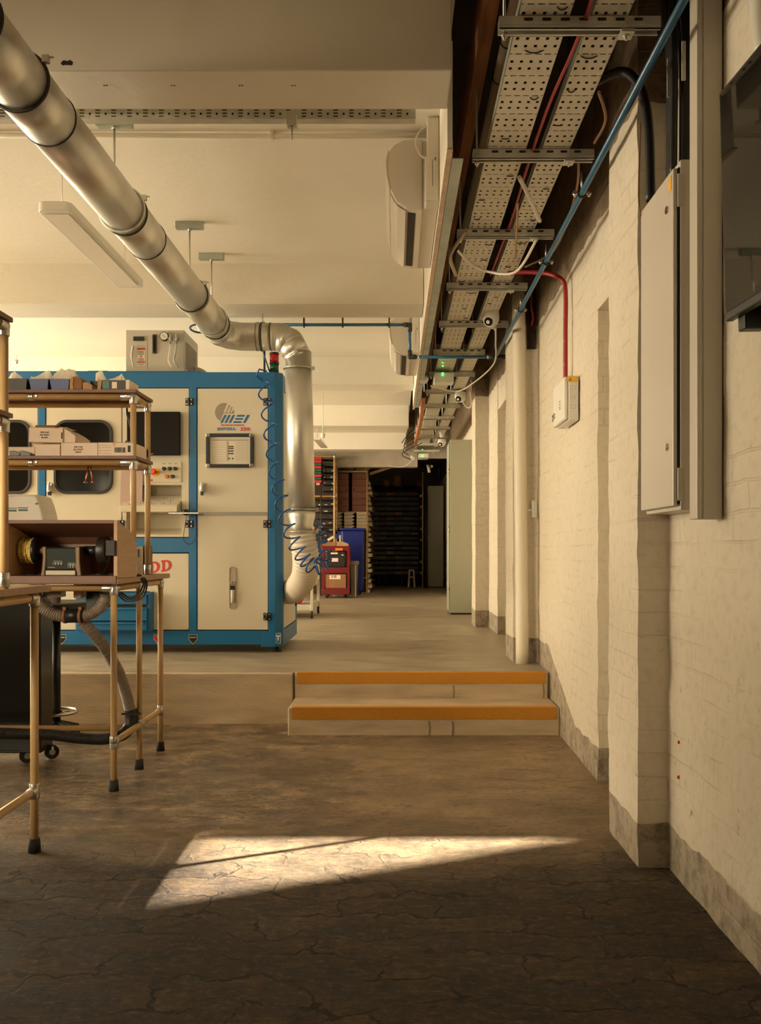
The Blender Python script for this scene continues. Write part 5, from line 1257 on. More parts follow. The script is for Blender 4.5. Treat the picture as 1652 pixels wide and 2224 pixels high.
bc = MB(); rb = random.Random(5); x = sx(249.5)
while x < sx(273): w = rb.choice((.0015, .0025, .004)); bc.box(x, x + w, y0 - .001, y0 + .001, Z2 + .016, Z2 + .041); x += w + rb.choice((.0015, .0025))
bc.box(sx(278), sx(284), y0 - .001, y0 + .001, Z2 + .018, Z2 + .050)
for k in range(4): bc.box(sx(215), sx(220), y0 - .001, y0 + .001, Z2 + .012 + k * .013, Z2 + .0135 + k * .013)
for z in (.010, .025, .040, .052): bc.box(sx(222), sx(243), y0 - .001, y0 + .001, Z2 + z, Z2 + z + .0008)
bc.build('barcode_print', 'ink', ct)
MB().cyl((sx(248), y0 - .0012, Z2 + .054), (sx(248), y0 + .001, Z2 + .054), .0065, n=16).build('orange_dot', 'orange_button', ct)
o = carton(18, 75, Z2, .058, 4.40, 4.54, 'white carton set back behind the small black clips on the middle shelf')
u = carton(62, 136, Z2 + .0675, .074, 4.30, 4.52, 'white carton printed BLACK lying on top of two others', ['FLIP CLIP', 'ALL BODY', 'BLACK'], tilt=math.radians(1.2))
MB().box(sx(131), sx(133.5), 4.2985, 4.301, Z2 + .0675 + .02, Z2 + .0675 + .05).build('hand_slot', 'ink', u)
x1 = sx(136, 4.30); MB().prism([(x1, Z2 + .0675), (x1, Z2 + .14), (x1 + .028, Z2 + .125), (x1 + .058, Z2 + .105), (x1 + .058, Z2 + .0675)], 'y', 4.31, 4.52).build('end_flap', 'card_white', u, bevel=.002)
o = MB().box(sx(67), sx(112), 4.34, 4.48, Z2 + .144, Z2 + .158).build('flat_brown_box', 'card_brown', bevel=.002); tag(o, 'flat dark brown box lying on the upper white carton', 'box'); o.rotation_euler = (0, 0, 0)
o = MB().prism([(sx(113), Z2 + .1455), (sx(118), Z2 + .153), (sx(126), Z2 + .150), (sx(132), Z2 + .151), (sx(139), Z2 + .1455)], 'y', 4.36, 4.46).build('folded_paper', 'tissue'); tag(o, 'small folded white papers on the upper white carton beside the brown box', 'paper')
o = MB().prism([(sx(249, 4.45), Z2 + .066), (sx(263, 4.45), Z2 + .108), (sx(311, 4.45), Z2 + .055), (sx(311, 4.45), Z2 + .02), (sx(300, 4.45), Z2 + .02)], 'y', 4.535, 4.565).build('black_sheet', 'bin_black'); tag(o, 'black pointed sheet leaning behind the barcode carton', 'sheet')
for px, lab in ((34, 'small black plastic clip on the middle shelf, nearest the tube upright'), (55, 'small black plastic clip on the middle shelf beside the plain carton')):
    o = MB().prism([(sx(px - 14), Z2), (sx(px - 14), Z2 + .024), (sx(px - 4), Z2 + .026), (sx(px + 4), Z2 + .020), (sx(px + 11), Z2 + .012), (sx(px + 11), Z2)], 'y', 4.29, 4.35).build('plastic_clip', 'black_plastic', bevel=.002); tag(o, lab, 'clip')
# copper tongs hanging under the middle shelf
tg_ = MB().tube([W(192, 1012, 4.42), W(189, 1030, 4.42), W(186, 1047, 4.41)], .0042, 8).tube([W(196, 1012, 4.42), W(199, 1030, 4.42), W(202, 1047, 4.43)], .0042, 8).cyl(W(186, 1046, 4.41), W(186, 1048.5, 4.41), .010, n=12).cyl(W(202, 1046, 4.43), W(202, 1048.5, 4.43), .009, n=12).build('copper_rods', 'copper'); tag(tg_, 'pair of copper rods hanging in a V under the middle shelf', 'rods')
# white appliance, slim power unit, cables on the worktop
Ya = 4.64
ap = thing('white_appliance', 'rounded white plastic appliance with green print behind the wooden hood', 'appliance', (WX(50, Ya), Ya, .971))
prof = [(WX(12, Ya), .971), (WX(12, Ya), WZ(1075, Ya)), (WX(40, Ya), WZ(1073.5, Ya)), (WX(74, Ya), WZ(1074, Ya)), (WX(81, Ya), WZ(1078, Ya)), (WX(88, Ya), WZ(1095, Ya)), (WX(93.5, Ya), WZ(1115, Ya)), (WX(97, Ya), WZ(1137, Ya)), (WX(98, Ya), .971)]
MB().prism(prof, 'y', Ya, Ya + .2).build('housing', 'white_plastic', ap, bevel=.012, seg=4)
pr = MB()
for a, b, c, d in ((18, 37, 1103, 1104.5), (39, 61, 1102, 1104), (40, 60, 1106, 1110), (19, 36, 1107, 1111), (77, 83, 1092, 1096)): pr.box(WX(a, Ya), WX(b, Ya), Ya - .001, Ya + .001, WZ(d, Ya), WZ(c, Ya))
pr.build('green_print', 'label_green', ap)
pu = thing('power_unit', 'slim pale power unit with slots standing on the worktop between the uprights', 'power unit', (WX(303, 4.68), 4.7, .971))
MB().box(WX(296, 4.66), WX(309.5, 4.66), 4.66, 4.82, .971, WZ(1187, 4.66)).build('casing', 'white_plastic', pu, bevel=.003)
v = MB()
for k in range(8): v.box(WX(299, 4.66), WX(303, 4.66), 4.6585, 4.661, WZ(1194.5 + k * 2.2, 4.66), WZ(1193.2 + k * 2.2, 4.66))
v.build('slots', 'ink', pu)
MB().box(WX(309.6, 4.66), WX(313, 4.66), 4.67, 4.82, .971, WZ(1185, 4.66)).build('back_plate', 'black_plastic', pu)
def cable2(pts, r, m, label, name='power_cable', cat='cord', group=None): return tag(MB().tube(smooth(pts, 8), r, 8).build(name, m), label, cat, group)
for k in range(3):
    cable2([(-1.30, 4.36, .985 - .0 * k), (-1.258, 4.30 + .02 * k, .975), (-1.236, 4.32 + .03 * k, .94), (-1.240, 4.27 + .025 * k, .895 - .014 * k), (-1.262, 4.19 - .03 * k, .872 - .006 * k), (-1.28, 4.12 - .03 * k, .90)], .0042, 'cable_black', 'black cord in the bunch looping over the worktop edge below the uprights', group='black cords over the worktop edge')
cable2([(-1.72, 4.2, .94), (-1.69, 4.18, .88), (-1.665, 4.16, .84), (-1.66, 4.15, .80)], .005, 'cable_black', 'black cord hanging under the worktop onto the extraction tee')
cable2([(-1.70, 4.2, .944), (-1.64, 4.2, .915), (-1.58, 4.2, .91), (-1.52, 4.2, .93), (-1.50, 4.2, .944)], .005, 'cable_black', 'black cord slung close under the worktop')
# dust hoses
DH = thing('dust_hose', 'grey ribbed dust hoses joined by a black tee under the worktop, leading down', 'hose', (-1.6, 4.15, .8))
Yh = 4.15
hose(MB(), [W(231, 1285, Yh), W(228, 1300, Yh), W(218, 1318, Yh), W(202, 1330, Yh), W(184, 1337, Yh), W(168, 1338, Yh)], .028, .011, .0022, 18).build('ribbed_hose', 'hose_grey', DH)
hose(MB(), [W(68, 1270, Yh), W(85, 1308, Yh), W(100, 1325, Yh), W(120, 1335, Yh), W(142, 1339, Yh)], .028, .011, .0022, 18).build('ribbed_hose', 'hose_grey', DH)
MB().cyl(W(228, 1268, Yh), W(231, 1289, Yh), .031, .029, n=20).build('hose_cuff', 'black_plastic', DH)
MB().cyl(W(138, 1338, Yh), W(182, 1337, Yh), .033, n=20).build('tee', 'black_plastic', DH)
for px in (142, 176): MB().cyl(W(px - 3, 1338, Yh), W(px + 3, 1338, Yh), .035, n=20).box(W(px - 3, 1324, Yh).x, W(px + 4, 1324, Yh).x, Yh - .02, Yh, W(0, 1324, Yh).z, W(0, 1318, Yh).z).build('hose_clip', 'card_brown', DH)
MB().box(WX(98, 4.2), WX(138, 4.2), 4.17, 4.23, WZ(1296, 4.2), WZ(1283, 4.2)).cyl((WX(118, 4.2), 4.2, WZ(1310, 4.2)), (WX(118, 4.2), 4.2, WZ(1283, 4.2)), .03, n=18).build('port_adapter', 'hose_grey', DH)
hose(MB(), [W(178, 1350, 4.18), W(202, 1375, 4.2), W(228, 1408, 4.24), W(255, 1455, 4.3), W(272, 1500, 4.34), W(283, 1545, 4.37)], .027, .0075, .0013, 18).build('ribbed_hose', 'hose_grey', DH)
MB().tube(smooth([W(283, 1540, 4.37), W(284, 1560, 4.37), W(280, 1580, 4.36), W(268, 1594, 4.33), W(255, 1600, 4.32)], 6), .030, 16).build('hose_elbow', 'black_plastic', DH)
MB().torus(W(284, 1548, 4.37), (0, 0, 1), .032, .004, 22, 6).box(W(268, 0, 4.37).x, W(310, 0, 4.37).x, 4.335, 4.345, W(0, 1550, 4.37).z, W(0, 1546, 4.37).z).build('zip_tie', 'black_plastic', DH)
hose(MB(), [W(258, 1600, 4.30), W(220, 1606, 4.30), W(170, 1603, 4.30), W(110, 1596, 4.30), W(50, 1594, 4.30), W(-40, 1592, 4.30), W(-120, 1595, 4.3)], .026, .008, .0016, 16).build('ribbed_hose', 'hose_black', DH)
for px, lab in ((173, 'small wooden block fixed under the worktop between the hoses'),):
    o = MB().box(WX(164, 4.2), WX(181, 4.2), 4.17, 4.23, WZ(1298, 4.2), .944).box(WX(181, 4.2), WX(186, 4.2), 4.18, 4.22, WZ(1296, 4.2), .944).build('wooden_block', 'box_wood', bevel=.003); tag(o, lab, 'block')
o = MB().box(WX(189, 4.25), WX(219, 4.25), 4.23, 4.33, WZ(1325, 4.25), .944).build('junction_box', 'black_plastic', bevel=.004); tag(o, 'black box fixed under the worktop behind the ribbed hose', 'junction box')
# black cabinet on castors
CB = thing('black_cabinet', 'tall black cabinet on castors standing under the shelved workbench', 'cabinet', (-2.1, 4.6, .0))
xr = WX(115, 4.66)
MB().box(-2.55, xr, 4.50, 4.66, .055, .86).build('body', 'black_satin', CB, bevel=.006)
MB().box(-2.54, xr - .012, 4.494, 4.5005, .07, .85).build('door', 'black_satin', CB, bevel=.003)
for x, y in ((WX(46, 4.46), 4.53), (WX(101, 4.55), 4.62), (-2.5, 4.53)):
    ax = Vector((.55, -.83, 0)); c = Vector((x, y, .036))
    w = MB().cyl(c - ax * .012, c + ax * .012, .036, n=24).build('castor', 'black_rubber', CB)
    MB().cyl(c - ax * .0135, c + ax * .0135, .016, n=16).box(x - .014, x + .014, y - .012, y + .012, .05, .066).build('castor_fork', 'steel', w)
# drafting stool behind
ST = thing('stool', 'dark drafting stool with chrome foot ring behind the black cabinet', 'stool', (WX(124, 5.0), 5.1, 0))
cx, cy = WX(122, 5.12), 5.12
MB().cyl((cx, cy, .72), (cx, cy, .80), .235, .225, n=40).build('seat', 'duct_dark', ST, bevel=.02, seg=3)
MB().cyl((cx, cy, .69), (cx, cy, .72), .10, n=24).cyl((cx, cy, .1), (cx, cy, .7), .025, n=16).build('column', 'black_plastic', ST)
MB().torus((cx, cy, .155), (0, 0, 1), .118, .010, 40, 10).build('foot_ring', 'chrome', ST)
for k in range(3):
    a = 2 * PI * k / 3 - .1; MB().cyl((cx, cy, .155), (cx + .118 * math.cos(a), cy + .118 * math.sin(a), .155), .008, n=10).build('ring_spoke', 'chrome', ST)
for k in range(5):
    a = 2 * PI * k / 5 - .35; p = Vector((cx + .14 * math.cos(a), cy + .14 * math.sin(a), .05))
    MB().tube([(cx, cy, .09), p], [.022, .016], 12).cyl(p, p - Vector((0, 0, .05)), .014, n=12).build('base_arm', 'black_plastic', ST)

cable2([W(275, 882, 4.56), W(276, 900, 4.6), W(281, 915, 4.8), W(284, 930, 5.2)], .006, 'cable_black', 'black cable hanging from the top shelf towards the machine monitor', name='screen_cable', cat='cable')
# ------------------------------------------------------------------ the far end: carts, bins, racks
def castor(x, y, z, r, par, wd=.012):
    w = MB().cyl((x - wd, y, z + r), (x + wd, y, z + r), r, n=20).build('castor', 'black_rubber', par)
    MB().cyl((x - wd - .001, y, z + r), (x + wd + .001, y, z + r), r * .5, n=14).box(x - wd * 1.4, x + wd * 1.4, y - r * .4, y + r * .4, z + r * 1.3, z + r * 2.2).build('castor_fork', 'steel', w)
# cream trolley by the machine end
wc = thing('cream_trolley', 'cream metal trolley on castors by the machine end, with a red rag', 'trolley', (-1.2, 10.4, UP))
xr, xl, y0, y1 = WX(677, 10), -1.75, 10.0, 10.85
for x in (xl, xr):
    for y in (y0, y1): MB().box(x - .016, x + .016, y - .016, y + .016, .40, 1.02).build('leg', 'cart_white', wc, bevel=.003)
for z in (.43, .70, .98): MB().box(xl, xr, y0 + .01, y1 - .01, z - .02, z + .045).build('shelf', 'cart_white', wc, bevel=.004)
for x, y in ((xr, y0), (xr, y1), (xl, y0), (xl, y1)): castor(x, y, UP, .042, wc)
MB().box(xr - .012, xr + .012, y1 - .01, y1 + .012, .36, 1.02).build('handle_post', 'cart_white', wc)
o = MB().prism([(WX(640, 10.2), .478), (WX(640, 10.2), .64), (WX(654, 10.2), .635), (WX(661, 10.2), .58), (WX(659, 10.2), .54), (WX(652, 10.2), .478)], 'y', 10.1, 10.35).build('red_rag', 'rag_red', bevel=.02, seg=3); tag(o, 'bright red rag heaped on the lowest shelf of the cream trolley', 'rag')
o = MB().tube(smooth([(-1.5, 10.4, .785), (-1.2, 10.35, .79), (-1.05, 10.3, .80), (-.98, 10.3, .79)], 6), .04, 12).build('black_tool', 'black_plastic'); tag(o, 'long black tool lying on the middle shelf of the cream trolley', 'tool')
o = MB().box(-1.12, -.98, 10.2, 10.5, .746, .80).build('green_box', 'bin_green', bevel=.006); tag(o, 'dark green box on the middle shelf of the cream trolley', 'box')
# red service cart
YR = 14.2
rc_ = thing('red_cart', 'red steel service cart holding a black toolbox and a brown carton', 'cart', (WX(729, YR), YR + .25, UP))
x0, x1 = WX(698, YR), WX(759, YR); y0, y1 = YR, YR + .5
for x in (x0, x1 - .04):
    for y in (y0, y1 - .04): MB().box(x, x + .04, y, y + .04, WZ(1291, YR), WZ(1186, YR)).build('leg', 'cart_red', rc_)
for a, b in ((1186, 1196), (1232, 1245), (1278, 1291)): MB().box(x0 + .002, x1 - .002, y0 - .005, y1, WZ(b, YR), WZ(a, YR)).build('shelf_tray', 'cart_red', rc_, bevel=.006)
MB().box(x0 + .01, x1 - .01, y1 - .03, y1 - .02, WZ(1291, YR), WZ(1186, YR)).build('back_panel', 'cart_red', rc_)
for x in (x0 + .08, x1 - .09):
    for y in (y0 + .06, y1 - .06): castor(x, y, UP, .045, rc_, .018)
o = MB().rrect(WX(708, YR), WX(749, YR), WZ(1231.5, YR), WZ(1197.5, YR), .03, YR + .01, YR + .25).build('toolbox', 'black_plastic', bevel=.008); tag(o, 'black plastic toolbox with pale label on the red cart', 'toolbox')
ORG[o.name] = Vector((0, 0, 0))
MB().box(WX(720, YR), WX(734, YR), YR + .004, YR + .012, WZ(1220, YR), WZ(1212, YR)).box(WX(718, YR), WX(733, YR), YR + .002, YR + .012, WZ(1203.5, YR), WZ(1200, YR)).box(WX(741, YR), WX(746, YR), YR + .004, YR + .012, WZ(1206.5, YR), WZ(1204.5, YR)).build('label', 'card_white', o)
MB().box(WX(721, YR), WX(732, YR), YR + .06, YR + .09, WZ(1198, YR), WZ(1195.5, YR)).build('carry_handle', 'trunk_grey', o)
o = MB().box(WX(707, YR), WX(751, YR), YR + .02, YR + .4, WZ(1277.5, YR), WZ(1247, YR)).build('carton', 'card_brown', bevel=.004); tag(o, 'brown carton with white paper label on the lower deck of the red cart', 'box'); ORG[o.name] = Vector((0, 0, 0))
MB().box(WX(715, YR), WX(739, YR), YR + .017, YR + .021, WZ(1258, YR), WZ(1249, YR)).build('paper_label', 'card_white', o)
lb = MB()
for px in (720, 725, 728): lb.box(WX(px, YR), WX(px + 1.5, YR), YR + .015, YR + .0175, WZ(1255, YR), WZ(1249.5, YR))
lb.build('label_ink', 'ink', o)
o = MB().box(WX(699, YR), WX(729, YR), YR + .02, YR + .3, WZ(1186, YR) + .001, WZ(1177, YR)).build('carton', 'card_brown'); tag(o, 'low brown carton on top of the red cart beside the paler one', 'box')
o = MB().prism([(WX(730, YR), WZ(1186, YR) + .001), (WX(730, YR), WZ(1176.5, YR)), (WX(744, YR), WZ(1176.5, YR)), (WX(755.5, YR), WZ(1181, YR)), (WX(756, YR), WZ(1186, YR) + .001)], 'y', YR + .02, YR + .3).build('carton', 'card_brown_light'); tag(o, 'open paler brown carton on top of the red cart', 'box')
o = MB().obox(W(717, 1170, YR + .1), (.13, .14, .035), (0, -.55, 0)).build('white_packet', 'tissue', bevel=.005); tag(o, 'white shiny packet propped on the cartons over the red cart', 'packet')
MB().box(WX(728, YR), WX(744, YR), YR - .012, YR - .004, WZ(1195.5, YR), WZ(1190.5, YR)).build('orange_label', 'orange_button', rc_)
# wheelie bin and slim bin
YB = 15.0
wb = thing('wheelie_bin', 'tall blue wheelie bin standing behind the red cart', 'bin', (WX(763, YB), YB + .3, UP))
x0, x1 = WX(741, YB), WX(790, YB)
mbp = MB().add([(x0 + .03, YB + .05, .40), (x1 - .015, YB + .05, .40), (x1 - .015, YB + .5, .40), (x0 + .03, YB + .5, .40), (x0, YB, 1.44), (x1, YB, 1.44), (x1, YB + .62, 1.44), (x0, YB + .62, 1.44)], [(0, 1, 2, 3), (4, 5, 6, 7), (0, 1, 5, 4), (1, 2, 6, 5), (2, 3, 7, 6), (3, 0, 4, 7)])
mbp.build('body', 'wheelie_blue', wb, bevel=.02)
MB().box(x0 - .02, x1 + .02, YB - .03, YB + .66, 1.44, 1.482).build('lid', 'wheelie_blue', wb, bevel=.012)
MB().cyl((x0 - .09, YB + .1, 1.40), (x0 - .09, YB + .5, 1.40), .028, n=14).box(x0 - .1, x0 + .01, YB + .1, YB + .16, 1.30, 1.43).build('handle', 'wheelie_blue', wb, bevel=.006)
MB().box(x0 - .045, x0 - .01, YB + .07, YB + .09, 1.20, 1.36).build('white_sticker', 'tissue', wb)
for x in (x0 + .1, x1 - .1): MB().cyl((x - .03, YB + .5, UP + .1), (x + .03, YB + .5, UP + .1), .10, n=24).box(x - .02, x + .02, YB + .1, YB + .16, UP, .41).build('wheel', 'black_rubber', wb)
YG = 14.3
g = thing('slim_bin', 'slim dark grey bin between the red cart and the blue wheelie bin', 'bin', (WX(768, YG), YG + .2, UP))
x0, x1 = WX(759.5, YG), WX(776.5, YG)
MB().add([(x0 + .02, YG + .02, UP), (x1 - .025, YG + .02, UP), (x1 - .025, YG + .36, UP), (x0 + .02, YG + .36, UP), (x0, YG, .90), (x1, YG, .90), (x1, YG + .4, .90), (x0, YG + .4, .90)], [(0, 1, 2, 3), (4, 5, 6, 7), (0, 1, 5, 4), (1, 2, 6, 5), (2, 3, 7, 6), (3, 0, 4, 7)]).build('body', 'bin_grey', g, bevel=.01)
MB().box(x0 - .012, x1 + .012, YG - .012, YG + .41, .86, .925).build('rim', 'bin_grey', g, bevel=.01)
MB().box(x1 - .04, x1 - .03, YG - .006, YG + .01, UP + .03, .86).build('rib', 'trunk_grey', g)
# tube rack with bins
YK = 15.1
rk = thing('tube_rack', 'pale wood coloured tube rack of bins beyond the round duct', 'rack', (-1.3, YK + .3, UP))
xr, xl = WX(726, YK), -1.95; zt = WZ(991, YK)
for x in (xl, xr):
    for y in (YK, YK + .55): MB().cyl((x, y, UP), (x, y, zt), .019, n=14).build('upright', 'tube_beige', rk)
for z in (zt, WZ(1078, YK), .75):
    for y in (YK, YK + .55): MB().cyl((xl, y, z), (xr, y, z), .019, n=14).build('rail', 'tube_beige', rk)
    MB().cyl((xr, YK, z), (xr, YK + .55, z), .019, n=14).build('rail', 'tube_beige', rk)
    MB().cyl((xr, YK, z - .04), (xr, YK, z + .04), .025, n=14).build('rail_joint', 'steel', rk)
MB().cyl((WX(697, YK - .1), YK - .1, UP), (WX(697, YK - .1), YK - .1, WZ(1052, YK)), .012, n=10).build('front_post', 'duct_dark', rk)
for z in (zt - .02, WZ(1080, YK), .74): MB().box(xl, xr, YK, YK + .55, z - .03, z - .02).build('shelf_board', 'timber_dark', rk)
MB().box(xl, xr - .02, YK + .53, YK + .54, UP, zt).build('back_sheet', 'timber_dark', rk)
order = ['red', 'red', 'green', 'red', 'green', 'green', 'red', 'green', 'red']
words_ = ['topmost', 'second', 'third', 'fourth', 'fifth', 'sixth', 'seventh', 'eighth', 'bottom']
for k, c in enumerate(order):
    z1 = WZ(994 + k * 6.2, YK); z0 = z1 - .046
    o = MB().prism([(WX(676, YK), z0), (WX(698 - (k % 2), YK), z0 + .004), (WX(699 - (k % 2), YK), z1), (WX(676, YK), z1)], 'y', YK - .06, YK + .3).build('picking_bin', 'bin_' + c, bevel=.004)
    tag(o, '%s open-fronted bin, %s of the red and green stack on the tube rack' % (c, words_[k]), 'bin', 'red and green bins on the tube rack')
o = MB().box(WX(687, YK), WX(694.5, YK), YK - .066, YK - .061, WZ(1054, YK), WZ(1049.5, YK)).build('paper_label', 'tissue'); tag(o, 'white paper label under the red and green bin stack', 'label')
r6 = random.Random(6)
for r in range(12):
    for c in range(3):
        z0 = WZ(1004 + r * 13.6 + (6 if r > 4 else 0), YK); x0 = WX(700 + c * 8.2 if r < 6 else 684 + c * 14, YK)
        w = .062 if r < 6 else .108
        o = MB().box(x0, x0 + w, YK + .06, YK + .45, z0 - .06, z0).build('dark_bin', 'rack_far' if (r + c) % 3 else 'bin_black', bevel=.003); ORG[o.name] = Vector((0, 0, 0))
        tag(o, 'small dark parts bin packed on the pale tube rack', 'bin', 'dark bins on the tube rack')
        if r6.random() < .45:
            MB().obox((x0 + w * r6.uniform(.3, .7), YK + .057, z0 - r6.uniform(.02, .04)), (w * r6.uniform(.3, .7), .004, r6.uniform(.008, .022)), (0, r6.uniform(-.4, .4), 0)).build('paper_label', 'tissue', o)
o = MB().box(WX(680, YK - .05), WX(695, YK - .05), YK - .07, YK + .05, WZ(1152, YK), WZ(1143, YK)).build('orange_box', 'copper', bevel=.003); tag(o, 'small red and orange box low on the tube rack by the duct', 'box')
# second rack: brown trays over white trays, stack of pale trays at its end
YT = 15.85
r2 = thing('tray_rack', 'beige tube rack holding brown trays above pale trays by the dark store', 'rack', (-.8, YT + .3, UP))
xl, xr = WX(728, YT), WX(796.5, YT)
for x in (xl, xr):
    for y in (YT, YT + .5): MB().cyl((x, y, UP), (x, y, WZ(1022, YT)), .018, n=14).build('upright', 'tube_beige', r2)
for z in (WZ(1024, YT), WZ(1112, YT), WZ(1149, YT), .6):
    for y in (YT, YT + .5): MB().cyl((xl, y, z), (xr, y, z), .012 if z < 2.4 else .018, n=12).build('rail', 'tube_beige', r2)
for z in (WZ(1113, YT), WZ(1150, YT)): MB().box(xl, xr, YT - .005, YT + .5, z - .012, z).build('shelf_board', 'timber_dark', r2)
MB().box(xl + .02, xr - .02, YT + .48, YT + .49, UP, WZ(1022, YT)).build('back_sheet', 'void_dark', r2)
for c, (a, b) in enumerate(((728.5, 757), (764.5, 795))):
    for r in range(6):
        z1 = WZ(1028 + r * 13.9, YT); z0 = WZ(1041.4 + r * 13.9, YT); t = thing('brown_tray', 'brown plastic tray, %s down in the brown stack %s' % (['topmost', 'second', 'third', 'fourth', 'fifth', 'lowest'][r], 'beside the pale tube rack upright' if c == 0 else 'nearer the dark store'), 'tray', ((WX(a, YT) + WX(b, YT)) / 2, YT, z0), 'brown trays on the tray rack')
        MB().box(WX(a, YT), WX(b, YT), YT - .03, YT + .4, z0, z1).build('tray_body', 'tray_brown', t)
        e = WX(a if c == 0 else b, YT); s = 1 if c == 0 else -1
        MB().prism([(e, z0), (e, z0 + .016), (e + s * .10, z0 + .002)], 'y', YT - .033, YT - .029).build('hand_notch', 'ink', t)
        if r == 2: MB().cyl((WX(752 if c == 0 else 768.5, YT), YT - .034, z0 + .045), (WX(752 if c == 0 else 768.5, YT), YT - .029, z0 + .045), .018, n=14).build('pull_hole', 'ink', t)
for c, (a, b) in enumerate(((728.5, 743.5), (747, 769), (774, 797))):
    for r in range(5):
        z1 = WZ(1112 + r * 7.3, YT); z0 = z1 - .056
        o = MB().box(WX(a, YT), WX(b, YT) - (.028 if c < 2 else .02), YT - .03, YT + .4, z0, z1).box(WX(b, YT) - .035, WX(b, YT), YT - .03, YT + .4, z0 + .024, z1 - .004).build('pale_tray', 'tray_white', bevel=.002)
        tag(o, 'pale stacking tray, %s down in the %s stack of the tray rack' % (['topmost', 'second', 'third', 'fourth', 'lowest'][r], ['half hidden', 'middle', 'outer'][c]), 'tray', 'pale trays on the tray rack')
YE2 = 16.0
for k in range(22):
    z1 = WZ(1044 + k * 11.3, YE2); off = .02 * ((k * 7) % 3 - 1)
    o = MB().box(WX(797.5, YE2) + off * .3, WX(804.5, YE2) + off, YE2 + .1, YE2 + .8, z1 - .062, z1).build('end_tray', 'tray_white', bevel=.002)
    tag(o, 'end of a pale tray in the tall column beside the dark store opening', 'tray', 'column of pale trays by the dark store')
    o = MB().box(WX(804.5, YE2), WX(808.5, YE2) + off, YE2 + .9, YE2 + 1.5, z1 - .066, z1 - .03).build('end_tray', 'bin_far'); tag(o, 'dark tray end in the tall column beside the dark store opening', 'tray', 'dark tray column by the dark store')
for (a, b, lab) in ((W(776, 1024, 16.1), W(796, 1004, 16.1), 'pale plank leaning on top of the tray rack, steeper one'), (W(786, 1026, 16.2), W(808, 1008, 16.2), 'pale plank leaning on top of the tray rack, behind the steeper one'), (W(803, 1030, 16.3), W(850, 1013, 16.3), 'long pale plank sloping up from the tray rack to the bulkhead'), (W(758, 1024, 16.0), W(764, 1013, 16.0), 'short pale plank end standing on the tray rack')):
    d = b - a; mid = (a + b) / 2; o = MB().obox(mid, (d.length, .05, .085 if 'long' not in lab else .05), (0, -math.atan2(d.z, d.x), 0)).build('plank', 'card_brown_light'); tag(o, lab, 'plank')
# the dark store: black rack of bins, step stool, poles
YD = 18.8
br_ = thing('store_rack', 'black rack filling the back of the dark store with bins', 'rack', (.1, YD + .3, UP))
x0, x1 = WX(803, YD), WX(916, YD)
for px in (804, 821.5, 839, 856.5, 874, 891.5, 909): MB().box(WX(px, YD) - .014, WX(px, YD) + .002, YD - .01, YD + .4, UP, WZ(1055, YD)).build('upright', 'rack_far', br_)
pitch = 10.7
for r in range(18): MB().box(x0, x1, YD, YD + .4, WZ(1066.5 + r * pitch, YD), WZ(1065 + r * pitch, YD)).build('shelf', 'rack_far', br_)
MB().box(x0, x1, YD + .4, YD + .42, UP, WZ(1050, YD)).build('back_sheet', 'void_dark', br_)
for r in range(17):
    for c in range(6):
        xa, xb = WX(804.6 + c * 17.5, YD), WX(820.2 + c * 17.5, YD); z0 = WZ(1075.4 + r * pitch, YD); j = random.uniform(0, .02)
        o = MB().box(xa, xb, YD - .02 + j, YD + .35, z0, z0 + .062 + random.uniform(-.008, .006)).build('store_bin', random.choice(('bin_far', 'bin_far', 'bin_black', 'card_brown' if r % 4 == 0 else 'bin_far')))
        tag(o, 'small dark bin on the black rack in the unlit store', 'bin', 'bins on the dark store rack')
for px, w, h in ((856, .14, .20), (834, .10, .12), (905, .12, .10)):
    o = MB().box(WX(px, YD), WX(px, YD) + w, YD, YD + .3, WZ(1055, YD) + .001, WZ(1055, YD) + h).build('top_carton', 'card_brown'); tag(o, 'brown carton on top of the black store rack', 'box', 'cartons on top of the dark store rack')
ss = thing('step_stool', 'small pale plastic step stool in front of the dark store rack', 'stool', (WX(893, 18.4), 18.5, UP))
def qx(px): return WX(px, 18.4)
zt = WZ(1237, 18.4)
MB().box(qx(887), qx(900), 18.4, 18.6, zt - .03, zt).build('seat', 'card_white', ss, bevel=.006)
for s in (0, 1):
    a, b = ((885, 889) if s == 0 else (898, 902)); p, q = ((887.5, 890.5) if s == 0 else (896.5, 899.5))
    for y in (18.38, 18.58): MB().prism([(qx(a), UP), (qx(b), UP), (qx(q), zt - .02), (qx(p), zt - .02)], 'y', y, y + .03).build('leg', 'card_white', ss)
MB().box(qx(888), qx(899), 18.385, 18.4, WZ(1255, 18.4), WZ(1252, 18.4)).build('brace', 'card_white', ss)
for px, lab in ((917.5, 'thin pale pole standing at the corner of the dark store'), (924, 'dark post beside the far green locker')):
    o = MB().cyl((WX(px, 18.0), 18.0, UP), (WX(px, 18.0), 18.0, 2.7 if px < 920 else 2.3), .012 if px < 920 else .03, n=12).build('pole', 'tube_beige' if px < 920 else 'rack_far'); tag(o, lab, 'pole')
for k in range(9):
    z = WZ(1050 + k * 24, 18.1); o = MB().box(WX(912, 18.1), WX(916.5, 18.1), 18.1, 18.4, z - .05, z).build('side_tray', 'tray_white' if k % 3 else 'card_brown'); tag(o, 'tray end sticking out beside the pale pole in the dark store', 'tray', 'tray ends by the pale pole')
